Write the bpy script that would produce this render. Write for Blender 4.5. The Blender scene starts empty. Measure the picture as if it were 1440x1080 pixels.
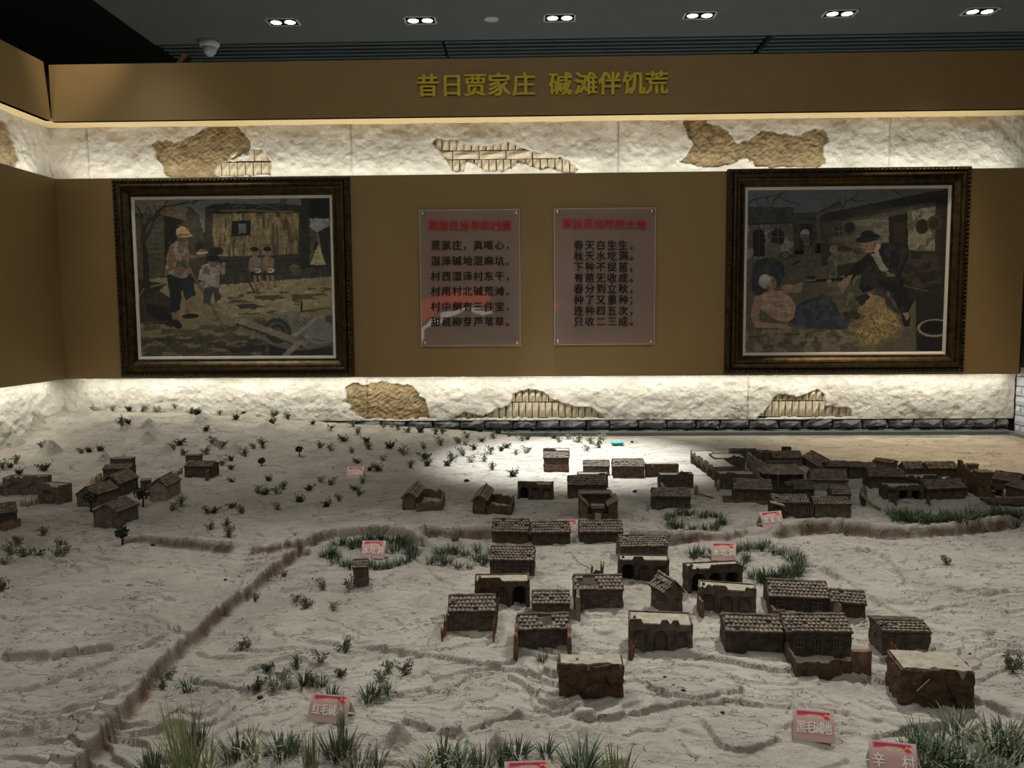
import bpy, math, random
import numpy as np
from mathutils import Vector, Matrix, noise as mnoise

scene = bpy.context.scene
COL = scene.collection
RNG = random.Random(7)

# ------------------------------------------------------------------ camera
PITCH, YAW, ROLL, FOC = 8.52989261e-02, 2.49609340e-02, -7.13736564e-03, 1129.25
EYE = np.array([0.0, 0.0, 1.6])
def cam_axes():
    cp, sp, cy, sy = math.cos(PITCH), math.sin(PITCH), math.cos(YAW), math.sin(YAW)
    f = np.array([-sy*cp, cy*cp, -sp]); r0 = np.array([cy, sy, 0.0]); u0 = np.cross(r0, f)
    cr, sr = math.cos(ROLL), math.sin(ROLL)
    return cr*r0+sr*u0, -sr*r0+cr*u0, f
CR, CU, CF = cam_axes()
cam = bpy.data.cameras.new('camera'); cam.sensor_width = 36; cam.lens = FOC/1440*36; cam.clip_start = 0.02
co = bpy.data.objects.new('camera', cam); COL.objects.link(co)
co.matrix_world = Matrix(((CR[0], CU[0], -CF[0], 0), (CR[1], CU[1], -CF[1], 0), (CR[2], CU[2], -CF[2], 1.6), (0, 0, 0, 1)))
scene.camera = co

# ------------------------------------------------------------------ world, lights, exposure
vs = scene.view_settings
vs.view_transform = 'Standard'; vs.look = 'None'; vs.gamma = 1; vs.use_curve_mapping = False; vs.exposure = 0.12
w = bpy.data.worlds.new('world'); scene.world = w; w.use_nodes = True
w.node_tree.nodes['Background'].inputs[0].default_value = (0.75, 0.9, 1.0, 1)
w.node_tree.nodes['Background'].inputs[1].default_value = 0.03

def light(kind, name, loc, energy, color, target=None, **kw):
    l = bpy.data.lights.new(name, kind); l.energy = energy; l.color = color
    for k, v in kw.items(): setattr(l, k, v)
    o = bpy.data.objects.new(name, l); COL.objects.link(o); o.location = loc
    if target is not None:
        o.rotation_euler = (Vector(target)-Vector(loc)).to_track_quat('-Z', 'Y').to_euler()
    return o
WARM = (1.0, 0.80, 0.55); NEUT = (1.0, 0.98, 0.93); COOL = (0.93, 0.98, 1.0)
# hall lighting over the sand table
light('AREA', 'hall_fill', (0.1, 1.6, 3.85), 42, NEUT, (0.1, 1.9, 0), shape='RECTANGLE', size=4.2, size_y=1.8)
light('SPOT', 'table_spot', (0.2, 4.05, 3.85), 1250, (0.95, 0.98, 1.0), (0.2, 3.68, 0.95), spot_size=math.radians(30), spot_blend=0.9, shadow_soft_size=0.05)
light('SPOT', 'table_spot', (2.1, 3.9, 3.85), 330, WARM, (1.95, 3.9, 0.95), spot_size=math.radians(38), spot_blend=1.0, shadow_soft_size=0.05)
light('SPOT', 'table_spot', (-2.2, 3.9, 3.85), 120, NEUT, (-1.6, 3.9, 0.95), spot_size=math.radians(50), spot_blend=1.0, shadow_soft_size=0.08)
light('SPOT', 'table_spot', (1.3, 3.3, 3.85), 380, NEUT, (0.75, 1.5, 0.95), spot_size=math.radians(48), spot_blend=1.0, shadow_soft_size=0.07)
light('SPOT', 'table_spot', (-1.1, 3.3, 3.85), 210, NEUT, (-0.5, 1.5, 0.95), spot_size=math.radians(48), spot_blend=1.0, shadow_soft_size=0.07)
light('AREA', 'hall_fill', (0.0, -2.2, 3.8), 45, NEUT, (0.0, -3.2, 0), shape='RECTANGLE', size=5, size_y=1.0)  # added fill: brightens the unseen hall wall that the acrylic reflects
light('SPOT', 'wall_spot', (-1.7, 3.3, 3.85), 80, (1.0, 0.88, 0.70), (-2.38, 4.3, 3.0), spot_size=math.radians(26), spot_blend=1.0, shadow_soft_size=0.05)
LEDC = (1.0, 0.97, 0.85)
def led(loc, tgt, sx, sy, e, name):
    return light('AREA', name, loc, e, LEDC, tgt, shape='RECTANGLE', size=sx, size_y=sy)
led((0.03, 4.375, 2.345), (0.03, 4.41, 2.60), 5.1, 0.012, 6.5, 'led_light')
led((0.03, 4.375, 1.268), (0.03, 4.41, 1.00), 5.1, 0.012, 8, 'led_light')
o = led((-2.575, 2.7, 2.345), (-2.61, 2.7, 2.60), 3.2, 0.012, 4, 'led_light'); o.rotation_euler = Matrix(((0, -1, 0), (1, 0, 0), (0, 0, 1))).to_euler(); o.rotation_euler = (math.pi-0.14, 0, math.pi/2)
o = led((-2.575, 2.7, 1.268), (-2.61, 2.7, 1.0), 3.2, 0.012, 5, 'led_light'); o.rotation_euler = (0.14, 0, math.pi/2)

# ------------------------------------------------------------------ numpy noise
def _hash(ix, iy, seed):
    h = (ix.astype(np.int64)*374761393 + iy.astype(np.int64)*668265263 + seed*974634777) & 0xffffffff
    h = ((h ^ (h >> 13))*1274126177) & 0xffffffff
    h = (h ^ (h >> 16)) & 0xffffffff
    return h.astype(np.float64)/4294967295.0
def vnoise(x, y, seed=0):
    x = np.asarray(x, float); y = np.asarray(y, float)
    ix = np.floor(x); iy = np.floor(y); fx = x-ix; fy = y-iy
    ix = ix.astype(np.int64); iy = iy.astype(np.int64)
    fx = fx*fx*(3-2*fx); fy = fy*fy*(3-2*fy)
    a = _hash(ix, iy, seed); b = _hash(ix+1, iy, seed); c = _hash(ix, iy+1, seed); d = _hash(ix+1, iy+1, seed)
    return (a*(1-fx)+b*fx)*(1-fy)+(c*(1-fx)+d*fx)*fy
def fbm(x, y, octv=4, seed=0, gain=0.5):
    s = 0; a = 1; t = 0
    for i in range(octv):
        s = s+a*vnoise(x*2**i+i*17.3, y*2**i-i*9.1, seed+i); t += a; a *= gain
    return s/t
def sst(a, b, x):
    t = np.clip((x-a)/(b-a), 0, 1); return t*t*(3-2*t)

# ------------------------------------------------------------------ pixel <-> place
def ray(px, py): return (px-720)/FOC*CR-(py-540)/FOC*CU+CF
def at(px, py, z):
    d = ray(px, py); t = (z-1.6)/d[2]; return EYE+d*t
def aty(px, py, y):
    d = ray(px, py); t = y/d[1]; return EYE+d*t
def atx(px, py, x):
    d = ray(px, py); t = x/d[0]; return EYE+d*t

# ------------------------------------------------------------------ objects
def tag(o, label=None, cat=None, group=None, kind=None):
    if label: o['label'] = label
    if cat: o['category'] = cat
    if group: o['group'] = group
    if kind: o['kind'] = kind
    return o
def link(name, me, mat=None, parent=None, loc=None, rz=0):
    o = bpy.data.objects.new(name, me); COL.objects.link(o)
    if mat is not None and me is not None and len(me.materials) == 0:
        me.materials.append(mat)
    if parent is not None: o.parent = parent
    if loc is not None: o.location = loc
    if rz: o.rotation_euler = (0, 0, rz)
    return o
def empty(name, loc, rz=0):
    o = bpy.data.objects.new(name, None); COL.objects.link(o); o.location = loc; o.rotation_euler = (0, 0, rz)
    o.empty_display_size = 0.02
    return o
class MB:
    def __init__(s): s.v = []; s.f = []
    def add(s, vs_, fs):
        n = len(s.v); s.v += [tuple(map(float, p)) for p in vs_]; s.f += [tuple(i+n for i in f) for f in fs]; return s
    def box(s, x0, x1, y0, y1, z0, z1, M=None, j=0.0, rng=RNG):
        P = [Vector((x, y, z)) for z in (z0, z1) for y in (y0, y1) for x in (x0, x1)]
        if j: P = [p+Vector((rng.uniform(-j, j), rng.uniform(-j, j), rng.uniform(-j, j))) for p in P]
        if M is not None: P = [M @ p for p in P]
        return s.add(P, [(0, 2, 3, 1), (4, 5, 7, 6), (0, 1, 5, 4), (2, 6, 7, 3), (0, 4, 6, 2), (1, 3, 7, 5)])
    def tube(s, pts, rad, n=6):
        rings = []
        m = len(pts); pts = [Vector(p) for p in pts]
        for i, p in enumerate(pts):
            d = (pts[min(i+1, m-1)]-pts[max(i-1, 0)]).normalized()
            u = d.orthogonal().normalized(); v = d.cross(u)
            r = rad[i] if isinstance(rad, (list, tuple)) else rad
            rings.append([p+(u*math.cos(2*math.pi*k/n)+v*math.sin(2*math.pi*k/n))*r for k in range(n)])
        V = [q for r in rings for q in r]; F = []
        for i in range(m-1):
            for k in range(n):
                F.append((i*n+k, i*n+(k+1) % n, (i+1)*n+(k+1) % n, (i+1)*n+k))
        F.append(tuple(range(n-1, -1, -1))); F.append(tuple((m-1)*n+k for k in range(n)))
        return s.add(V, F)
    def lathe(s, prof, c, n=24, M=None):
        V = []; F = []
        for (r, z) in prof:
            for k in range(n):
                a = 2*math.pi*k/n; p = Vector((r*math.cos(a), r*math.sin(a), z))
                V.append((M @ p if M is not None else p)+Vector(c))
        for i in range(len(prof)-1):
            for k in range(n):
                F.append((i*n+k, i*n+(k+1) % n, (i+1)*n+(k+1) % n, (i+1)*n+k))
        F.append(tuple(range(n-1, -1, -1))); F.append(tuple((len(prof)-1)*n+k for k in range(n)))
        return s.add(V, F)
    def mesh(s, name):
        me = bpy.data.meshes.new(name); me.from_pydata(s.v, [], s.f); me.update(); return me
    def build(s, name, mat, parent=None, loc=None, rz=0, smooth=False):
        me = s.mesh(name)
        if smooth: me.polygons.foreach_set('use_smooth', [True]*len(me.polygons))
        return link(name, me, mat, parent, loc, rz)
def grid_mesh(name, P, smooth=True, attrs=None, colors=None):
    """P: (rows, cols, 3) array of points"""
    nr, nc = P.shape[:2]
    me = bpy.data.meshes.new(name)
    idx = np.arange(nr*nc).reshape(nr, nc)
    q = np.stack([idx[:-1, :-1], idx[:-1, 1:], idx[1:, 1:], idx[1:, :-1]], -1).reshape(-1, 4)
    me.vertices.add(nr*nc); me.vertices.foreach_set('co', P.reshape(-1).astype(np.float32))
    me.loops.add(q.size); me.loops.foreach_set('vertex_index', q.reshape(-1).astype(np.int32))
    me.polygons.add(len(q)); me.polygons.foreach_set('loop_start', (np.arange(len(q))*4).astype(np.int32))
    me.polygons.foreach_set('loop_total', np.full(len(q), 4, np.int32))
    me.update(calc_edges=True)
    if smooth: me.polygons.foreach_set('use_smooth', np.ones(len(q), bool))
    for k, a in (attrs or {}).items():
        at_ = me.attributes.new(k, 'FLOAT', 'POINT'); at_.data.foreach_set('value', a.reshape(-1).astype(np.float32))
    if colors is not None:
        ca = me.color_attributes.new('paint', 'FLOAT_COLOR', 'POINT')
        ca.data.foreach_set('color', colors.reshape(-1).astype(np.float32))
    return me

# ------------------------------------------------------------------ materials
def lin(c):
    return tuple(((v/255)/12.92 if v/255 <= 0.04045 else ((v/255+0.055)/1.055)**2.4) for v in c)
def mat(name, rgb, rough=0.85, metal=0.0, var=0.0, vscale=20.0, bump=0.0, bscale=60.0, rgb2=None, spec=0.3, coords='Object', emit=None, detail=6):
    m = bpy.data.materials.new(name); m.use_nodes = True
    nt = m.node_tree; b = nt.nodes['Principled BSDF']; L = nt.links
    c = lin(rgb)
    b.inputs['Roughness'].default_value = rough; b.inputs['Metallic'].default_value = metal
    b.inputs['Specular IOR Level'].default_value = spec
    b.inputs['Base Color'].default_value = (*c, 1)
    tc = nt.nodes.new('ShaderNodeTexCoord')
    if var or rgb2:
        n = nt.nodes.new('ShaderNodeTexNoise'); n.inputs['Scale'].default_value = vscale; n.inputs['Detail'].default_value = detail; n.inputs['Roughness'].default_value = 0.65
        L.new(tc.outputs[coords], n.inputs['Vector'])
        r = nt.nodes.new('ShaderNodeValToRGB'); L.new(n.outputs['Fac'], r.inputs['Fac'])
        c2 = lin(rgb2) if rgb2 else tuple(v*(1-var) for v in c)
        c1 = c if rgb2 else tuple(min(1, v*(1+var)) for v in c)
        r.color_ramp.elements[0].position = 0.32; r.color_ramp.elements[1].position = 0.68
        r.color_ramp.elements[0].color = (*c2, 1); r.color_ramp.elements[1].color = (*c1, 1)
        L.new(r.outputs['Color'], b.inputs['Base Color'])
    if bump:
        n2 = nt.nodes.new('ShaderNodeTexNoise'); n2.inputs['Scale'].default_value = bscale; n2.inputs['Detail'].default_value = 8; n2.inputs['Roughness'].default_value = 0.7
        L.new(tc.outputs[coords], n2.inputs['Vector'])
        bp = nt.nodes.new('ShaderNodeBump'); bp.inputs['Strength'].default_value = 1.0; bp.inputs['Distance'].default_value = bump
        L.new(n2.outputs['Fac'], bp.inputs['Height']); L.new(bp.outputs['Normal'], b.inputs['Normal'])
    if emit:
        b.inputs['Emission Color'].default_value = (*lin(emit[0]), 1); b.inputs['Emission Strength'].default_value = emit[1]
    return m
def paint_mat(name, rough=0.6, spec=0.3, gain=1.0, bump=0.0):
    m = bpy.data.materials.new(name); m.use_nodes = True; nt = m.node_tree; b = nt.nodes['Principled BSDF']
    a = nt.nodes.new('ShaderNodeAttribute'); a.attribute_name = 'paint'
    nt.links.new(a.outputs['Color'], b.inputs['Base Color']); b.inputs['Roughness'].default_value = rough
    b.inputs['Specular IOR Level'].default_value = spec
    return m
def mix_attr_mat(name, base, base2, other, other2, attr, vs1=8, bump=0.004, bscale=70, bscale2=260, rough=0.9, cracks=False):
    """two procedural colours chosen by a painted mask attribute, fine relief on top"""
    m = bpy.data.materials.new(name); m.use_nodes = True; nt = m.node_tree; b = nt.nodes['Principled BSDF']; L = nt.links
    b.inputs['Roughness'].default_value = rough; b.inputs['Specular IOR Level'].default_value = 0.15
    tc = nt.nodes.new('ShaderNodeTexCoord')
    def pair(c1, c2, sc):
        n = nt.nodes.new('ShaderNodeTexNoise'); n.inputs['Scale'].default_value = sc; n.inputs['Detail'].default_value = 9; n.inputs['Roughness'].default_value = 0.68
        L.new(tc.outputs['Object'], n.inputs['Vector'])
        r = nt.nodes.new('ShaderNodeValToRGB'); L.new(n.outputs['Fac'], r.inputs['Fac'])
        r.color_ramp.elements[0].position = 0.3; r.color_ramp.elements[1].position = 0.7
        r.color_ramp.elements[0].color = (*lin(c2), 1); r.color_ramp.elements[1].color = (*lin(c1), 1)
        return r.outputs['Color']
    A = pair(base, base2, vs1); B = pair(other, other2, vs1*3)
    at_ = nt.nodes.new('ShaderNodeAttribute'); at_.attribute_name = attr
    mx = nt.nodes.new('ShaderNodeMix'); mx.data_type = 'RGBA'
    L.new(at_.outputs['Fac'], mx.inputs[0]); L.new(A, mx.inputs[6]); L.new(B, mx.inputs[7])
    L.new(mx.outputs[2], b.inputs['Base Color'])
    n1 = nt.nodes.new('ShaderNodeTexNoise'); n1.inputs['Scale'].default_value = bscale; n1.inputs['Detail'].default_value = 10; n1.inputs['Roughness'].default_value = 0.72
    n3 = nt.nodes.new('ShaderNodeTexNoise'); n3.inputs['Scale'].default_value = bscale2; n3.inputs['Detail'].default_value = 4
    L.new(tc.outputs['Object'], n1.inputs['Vector']); L.new(tc.outputs['Object'], n3.inputs['Vector'])
    ma = nt.nodes.new('ShaderNodeMath'); ma.operation = 'MULTIPLY_ADD'; ma.inputs[1].default_value = 0.25
    L.new(n3.outputs['Fac'], ma.inputs[0]); L.new(n1.outputs['Fac'], ma.inputs[2])
    bp = nt.nodes.new('ShaderNodeBump'); bp.inputs['Distance'].default_value = bump
    if cracks:
        mp = nt.nodes.new('ShaderNodeMapping'); mp.inputs['Scale'].default_value = (1, 2.2, 1); L.new(tc.outputs['Object'], mp.inputs['Vector'])
        n4 = nt.nodes.new('ShaderNodeTexNoise'); n4.inputs['Scale'].default_value = 6; n4.inputs['Detail'].default_value = 5; n4.inputs['Roughness'].default_value = 0.6
        L.new(mp.outputs[0], n4.inputs['Vector'])
        sb = nt.nodes.new('ShaderNodeMath'); sb.operation = 'SUBTRACT'; sb.inputs[1].default_value = 0.5; L.new(n4.outputs['Fac'], sb.inputs[0])
        ab = nt.nodes.new('ShaderNodeMath'); ab.operation = 'ABSOLUTE'; L.new(sb.outputs[0], ab.inputs[0])
        mr = nt.nodes.new('ShaderNodeMapRange'); mr.inputs['From Max'].default_value = 0.006; mr.inputs['To Min'].default_value = -0.7; mr.inputs['To Max'].default_value = 0; L.new(ab.outputs[0], mr.inputs['Value'])
        ad = nt.nodes.new('ShaderNodeMath'); ad.operation = 'ADD'; L.new(ma.outputs[0], ad.inputs[0]); L.new(mr.outputs[0], ad.inputs[1]); ma = ad
    L.new(ma.outputs[0], bp.inputs['Height']); L.new(bp.outputs['Normal'], b.inputs['Normal'])
    return m
M = {}
M['panel'] = mat('painted_panel', (137, 114, 73), 0.6, var=0.05, vscale=3, bump=0.0006, bscale=300, spec=0.3)
M['soffit'] = mat('soffit_lit_cream', (228, 204, 158), 0.6)  # brown paint drawn cream: the LED light is put into the colour
M['ceiling'] = mat('ceiling_paint', (116, 122, 119), 0.8, var=0.05, vscale=2)
M['ceiling_dark'] = mat('black_ceiling_paint', (14, 15, 16), 0.95)
M['slat'] = mat('dark_slat', (104, 118, 120), 0.45, spec=0.4)
M['black'] = mat('black_void', (6, 7, 8), 0.95)
M['floor'] = mat('floor_stone', (160, 155, 145), 0.3, var=0.1, vscale=3)
M['hallwall'] = mat('hall_wall_paint', (96, 80, 62), 0.8, var=0.05, vscale=3)
M['plaster'] = mix_attr_mat('rough_plaster', (226, 222, 212), (188, 182, 170), (178, 160, 126), (120, 100, 70), 'mud', vs1=5, bump=0.012, bscale=26, bscale2=120)
M['brick'] = mat('exposed_brick', (216, 206, 182), 0.9, rgb2=(176, 162, 134), vscale=30, bump=0.006, bscale=60)
M['stone'] = mat('grey_stone', (142, 142, 144), 0.9, rgb2=(40, 40, 42), vscale=16, bump=0.016, bscale=45)
M['whitebrick'] = mat('white_painted_brick', (205, 208, 214), 0.8, var=0.08, vscale=25, bump=0.004, bscale=70)
M['mortar'] = mat('dark_mortar', (40, 36, 32), 0.95)
M['mortar_light'] = mat('grey_mortar', (96, 96, 98), 0.95)
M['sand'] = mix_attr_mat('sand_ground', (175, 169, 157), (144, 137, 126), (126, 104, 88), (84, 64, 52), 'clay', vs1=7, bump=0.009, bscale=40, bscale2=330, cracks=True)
M['sandtop'] = mat('sand_layer', (160, 153, 136), 0.95, rgb2=(126, 118, 103), vscale=60, bump=0.002, bscale=160)
M['trim'] = mat('grey_metal_trim', (112, 113, 112), 0.5, var=0.05, vscale=6)
M['cabinet'] = mat('table_cabinet', (60, 52, 44), 0.6, var=0.1, vscale=4)
def mud(name, a, b): return mat(name, a, 0.95, rgb2=b, vscale=55, bump=0.004, bscale=140, spec=0.1)
M['m_grey'] = mud('grey_brown_clay', (118, 106, 94), (66, 58, 51))
M['m_dark'] = mud('dark_clay', (96, 86, 77), (50, 44, 39))
M['m_brown'] = mud('brown_clay', (106, 88, 70), (62, 48, 37))
M['m_ochre'] = mud('ochre_clay', (118, 106, 80), (72, 60, 43))
M['m_red'] = mud('red_brown_clay', (126, 102, 86), (80, 58, 47))
M['m_pale'] = mud('pale_clay', (150, 140, 124), (104, 94, 82))
M['tile'] = mud('roof_tile_clay', (138, 126, 112), (82, 73, 64))
M['tile_dark'] = mud('dark_roof_tile_clay', (112, 103, 94), (66, 59, 53))
M['wood'] = mat('old_wood', (140, 108, 82), 0.9, rgb2=(84, 58, 42), vscale=70, bump=0.002, bscale=150)
M['hole'] = mat('recess_shade', (22, 18, 15), 0.95)  # near-black stands in for the shade inside openings, roof holes and cracks
M['lattice'] = mat('window_lattice', (140, 130, 116), 0.9, rgb2=(92, 84, 74), vscale=80)
M['leaf'] = mat('grey_green_leaf', (112, 116, 92), 0.8, rgb2=(66, 72, 54), vscale=90)
M['leaf_dark'] = mat('dark_green_leaf', (58, 66, 50), 0.8, rgb2=(28, 34, 26), vscale=90)
M['leaf_bright'] = mat('pale_green_leaf', (128, 138, 112), 0.8, rgb2=(80, 92, 70), vscale=90)
M['grass'] = mat('green_grass_blade', (92, 104, 76), 0.6, rgb2=(38, 54, 38), vscale=60)
M['grass_dry'] = mat('dry_grass_blade', (170, 168, 132), 0.7, rgb2=(100, 104, 72), vscale=60)
M['reed'] = mat('yellow_green_reed', (150, 154, 106), 0.6, rgb2=(88, 98, 62), vscale=50)
M['char'] = mat('charred_stem', (24, 24, 20), 0.9)
M['stem'] = mat('twig', (84, 74, 60), 0.9)
M['gold'] = mat('gold_frame', (86, 70, 42), 0.35, metal=0.7, rgb2=(38, 30, 18), vscale=30, bump=0.0008, bscale=200)
M['gold_dark'] = mat('dark_bronze_bead', (90, 80, 54), 0.45, metal=0.6, rgb2=(34, 26, 16), vscale=50)
M['liner'] = mat('linen_liner', (196, 192, 182), 0.8)
M['letter'] = mat('gold_lettering', (196, 176, 44), 0.5, var=0.08, vscale=20)
M['redtext'] = mat('red_lettering', (176, 22, 34), 0.45)
M['blacktext'] = mat('black_lettering', (16, 12, 10), 0.5)
M['whitetext'] = mat('white_lettering', (245, 240, 232), 0.6)
M['chrome'] = mat('steel_stud', (190, 185, 175), 0.25, metal=0.9)
M['whiteplastic'] = mat('white_plastic', (225, 225, 222), 0.4)
M['lampframe'] = mat('silver_lamp_frame', (235, 238, 240), 0.5, metal=0.0)
M['lampglow'] = mat('lamp_glow', (255, 255, 255), 0.5, emit=((235, 245, 255), 14.0))
M['lampinner'] = mat('lamp_reflector', (170, 174, 178), 0.3, metal=0.5)
M['turq'] = mat('turquoise_glaze', (70, 170, 165), 0.4, rgb2=(30, 110, 110), vscale=60)
M['pebble'] = mat('dark_pebble', (50, 44, 40), 0.9)
M['bead'] = mat('white_bead', (245, 245, 240), 0.4)
M['paint'] = paint_mat('oil_paint', 0.55)
M['print'] = paint_mat('printed_card', 0.35)
M['card'] = mat('white_card', (225, 212, 204), 0.4)
def acrylic(tint_mix, col, rough):
    m = bpy.data.materials.new('clear_acrylic'); m.use_nodes = True; nt = m.node_tree
    for n in list(nt.nodes):
        if n.type != 'OUTPUT_MATERIAL': nt.nodes.remove(n)
    out = [n for n in nt.nodes if n.type == 'OUTPUT_MATERIAL'][0]
    tr = nt.nodes.new('ShaderNodeBsdfTransparent'); tr.inputs[0].default_value = (0.93, 0.9, 0.88, 1)
    df = nt.nodes.new('ShaderNodeBsdfDiffuse'); df.inputs[0].default_value = (*lin(col), 1)
    gl = nt.nodes.new('ShaderNodeBsdfGlossy'); gl.inputs['Roughness'].default_value = rough; gl.inputs[0].default_value = (1, 1, 1, 1)
    m1 = nt.nodes.new('ShaderNodeMixShader'); m1.inputs[0].default_value = tint_mix
    nt.links.new(tr.outputs[0], m1.inputs[1]); nt.links.new(df.outputs[0], m1.inputs[2])
    m2 = nt.nodes.new('ShaderNodeMixShader'); fr = nt.nodes.new('ShaderNodeFresnel'); fr.inputs[0].default_value = 1.6
    nt.links.new(fr.outputs[0], m2.inputs[0]); nt.links.new(m1.outputs[0], m2.inputs[1]); nt.links.new(gl.outputs[0], m2.inputs[2])
    nt.links.new(m2.outputs[0], out.inputs[0])
    return m
M['acrylic'] = acrylic(0.25, (226, 200, 190), 0.02)

def text_mesh(body, size, extrude=0.0, bold=0.0, res=2, sx=1.0):
    c = bpy.data.curves.new('t', 'FONT'); c.body = body; c.size = size; c.extrude = extrude; c.resolution_u = res
    c.align_x = 'CENTER'; c.align_y = 'CENTER'; c.space_character = 1.0
    o = bpy.data.objects.new('t', c); COL.objects.link(o)
    dg = bpy.context.evaluated_depsgraph_get(); me = bpy.data.meshes.new_from_object(o.evaluated_get(dg))
    bpy.data.objects.remove(o); bpy.data.curves.remove(c)
    n = len(me.vertices); a = np.empty(n*3, np.float32); me.vertices.foreach_get('co', a); a = a.reshape(-1, 3)
    if n:
        a[:, 0] -= (a[:, 0].min()+a[:, 0].max())/2; a[:, 0] *= sx
    me.vertices.foreach_set('co', a.reshape(-1)); me.materials.clear()
    if bold:
        fs = [tuple(p.vertices) for p in me.polygons]; V = []; F = []
        for k, (dx, dy) in enumerate(((-bold, -bold*.5), (bold, -bold*.5), (-bold, bold*.5), (bold, bold*.5), (0, 0))):
            V += [(q[0]+dx, q[1]+dy, q[2]*(1+.12*k)) for q in a.tolist()]; F += [tuple(i+k*n for i in f) for f in fs]
        me2 = bpy.data.meshes.new('character'); me2.from_pydata(V, [], F); me2.update(); bpy.data.meshes.remove(me); me = me2
    return me

# ================================================================== ROOM SHELL
def struct(name, mb, m, smooth=False): return tag(mb.build(name, m, smooth=smooth), kind='structure')
XL, YF = -2.535, 4.30            # front planes of the brown panels
RXL, RYB = -2.645, 4.45          # rough wall planes
XR = 2.625
HT, HB, MT, MBZ = 2.933, 2.641, 2.342, 1.272
ZC = 3.9
struct('floor', MB().box(-6, 6, -4, 9, -0.1, 0), M['floor'])
# wall bodies (behind the rough facing)
struct('wall_back', MB().box(RXL-0.15, 3.9, RYB+0.03, RYB+0.16, 0, 2.93), M['black'])
struct('wall_left', MB().box(RXL-0.16, RXL-0.03, 0.9, RYB+0.16, 0, 2.93), M['black'])
struct('wall_right', MB().box(XR+0.036, XR+0.2, 2.6, RYB+0.16, 0, HB), M['mortar_light'])
struct('wall_far', MB().box(-6, 6, 9, 9.1, 0, 4.2), M['black'])
struct('wall_behind', MB().box(-6, 6, -4.1, -4, 0, 4.2), M['hallwall'])
struct('wall_side_left', MB().box(-6.1, -6, -4, 9, 0, 4.2), M['ceiling_dark'])
struct('wall_side_right', MB().box(6, 6.1, -4, 9, 0, 4.2), M['hallwall'])
# ceiling: grey field, dark left bay, black slatted strip
cl = at(150, 0, ZC)[0]
ys0 = at(1000, 51, ZC)[1]
mb = MB().box(cl-0.1, 6, -4, ys0, ZC, ZC+0.08)
struct('ceiling', mb, M['ceiling'])
tag(MB().box(-6, cl-0.1, -4, 9, ZC+0.25, ZC+0.33).build('ceiling_side_bay', M['ceiling_dark']), kind='structure')
tag(MB().box(cl-0.1, 6, ys0, 9, ZC+0.12, ZC+0.2).build('ceiling_slat_backing', M['black']), kind='structure')
tag(MB().box(cl-0.13, cl-0.1, -4, 9, ZC-0.0, ZC+0.25).build('ceiling_edge', M['ceiling_dark']), kind='structure')
gr = tag(empty('ceiling_grille', (0, 0, 0)), 'black slatted ceiling grille above the brown header', 'grille')
sp = (at(1000, 76, ZC)[1]-ys0)/5.0
gx1, gx2 = at(625, 66, ZC)[0], at(1073, 62, ZC)[0]
for k in range(16):
    y = ys0+0.02+k*sp
    for (a, b) in ((cl-0.08, gx1-0.012), (gx1+0.012, gx2-0.03), (gx2+0.03, 5.9)):
        MB().box(a, b, y, y+sp*0.42, ZC-0.005, ZC+0.04).build('slat', M['slat'], gr)

# rough plaster facing -------------------------------------------------
def in_poly(x, z, poly):
    poly = np.asarray(poly); r = np.zeros(x.shape, bool); j = len(poly)-1
    for i in range(len(poly)):
        xi, zi = poly[i]; xj, zj = poly[j]
        c = ((zi > z) != (zj > z)) & (x < (xj-xi)*(z-zi)/(zj-zi+1e-12)+xi)
        r ^= c; j = i
    return r
def box_blur(a, k):
    for ax in (0, 1):
        s = np.zeros_like(a)
        for d in range(-k, k+1): s += np.roll(a, d, ax)
        a = s/(2*k+1)
    return a
def P2(pts, y=RYB): return [tuple(aty(px, py, y)[[0, 2]]) for px, py in pts]
patch_brick_up = P2([(607,200),(614,193),(625,196),(640,195),(652,201),(672,203),(690,204),(712,198),(728,203),(735,208),(752,212),(770,217),(790,221),(803,228),(813,238),(806,243),(790,242),(775,236),(762,238),(748,234),(738,229),(725,228),(718,238),(700,240),(682,240),(668,229),(655,227),(652,240),(642,242),(636,238),(622,215)])
patch_brick_low = P2([(640,588),(652,580),(665,583),(680,586),(700,575),(716,570),(722,556),(735,549),(748,548),(762,550),(775,560),(790,567),(803,572),(820,572),(835,575),(850,588)])
patch_brick_low2 = P2([(1065,588),(1080,575),(1088,560),(1097,554),(1120,558),(1135,553),(1150,548),(1160,555),(1162,570),(1180,574),(1196,574),(1198,586)])
patch_brick_low3 = P2([(525,592),(535,586),(560,583),(590,583),(600,590)])
patch_brick_sm = P2([(306,232),(320,226),(350,222),(352,210),(368,210),(382,226),(381,246),(306,247)])
patch_mud1 = P2([(214,204),(222,195),(245,200),(262,192),(285,182),(300,172),(325,172),(345,190),(355,200),(350,215),(318,226),(308,250),(236,250),(226,232)])
patch_mud2 = P2([(961,166),(985,164),(1000,175),(1018,180),(1030,192),(1040,200),(1055,196),(1070,182),(1095,187),(1120,190),(1140,182),(1158,180),(1166,192),(1160,208),(1162,230),(1140,236),(1062,235),(1052,220),(1040,222),(1028,232),(990,234),(958,228),(975,205),(966,185)])
patch_mud3 = P2([(484,545),(500,539),(520,542),(535,536),(555,540),(575,541),(588,552),(596,562),(602,575),(606,588),(530,590),(500,585),(488,568)])
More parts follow.
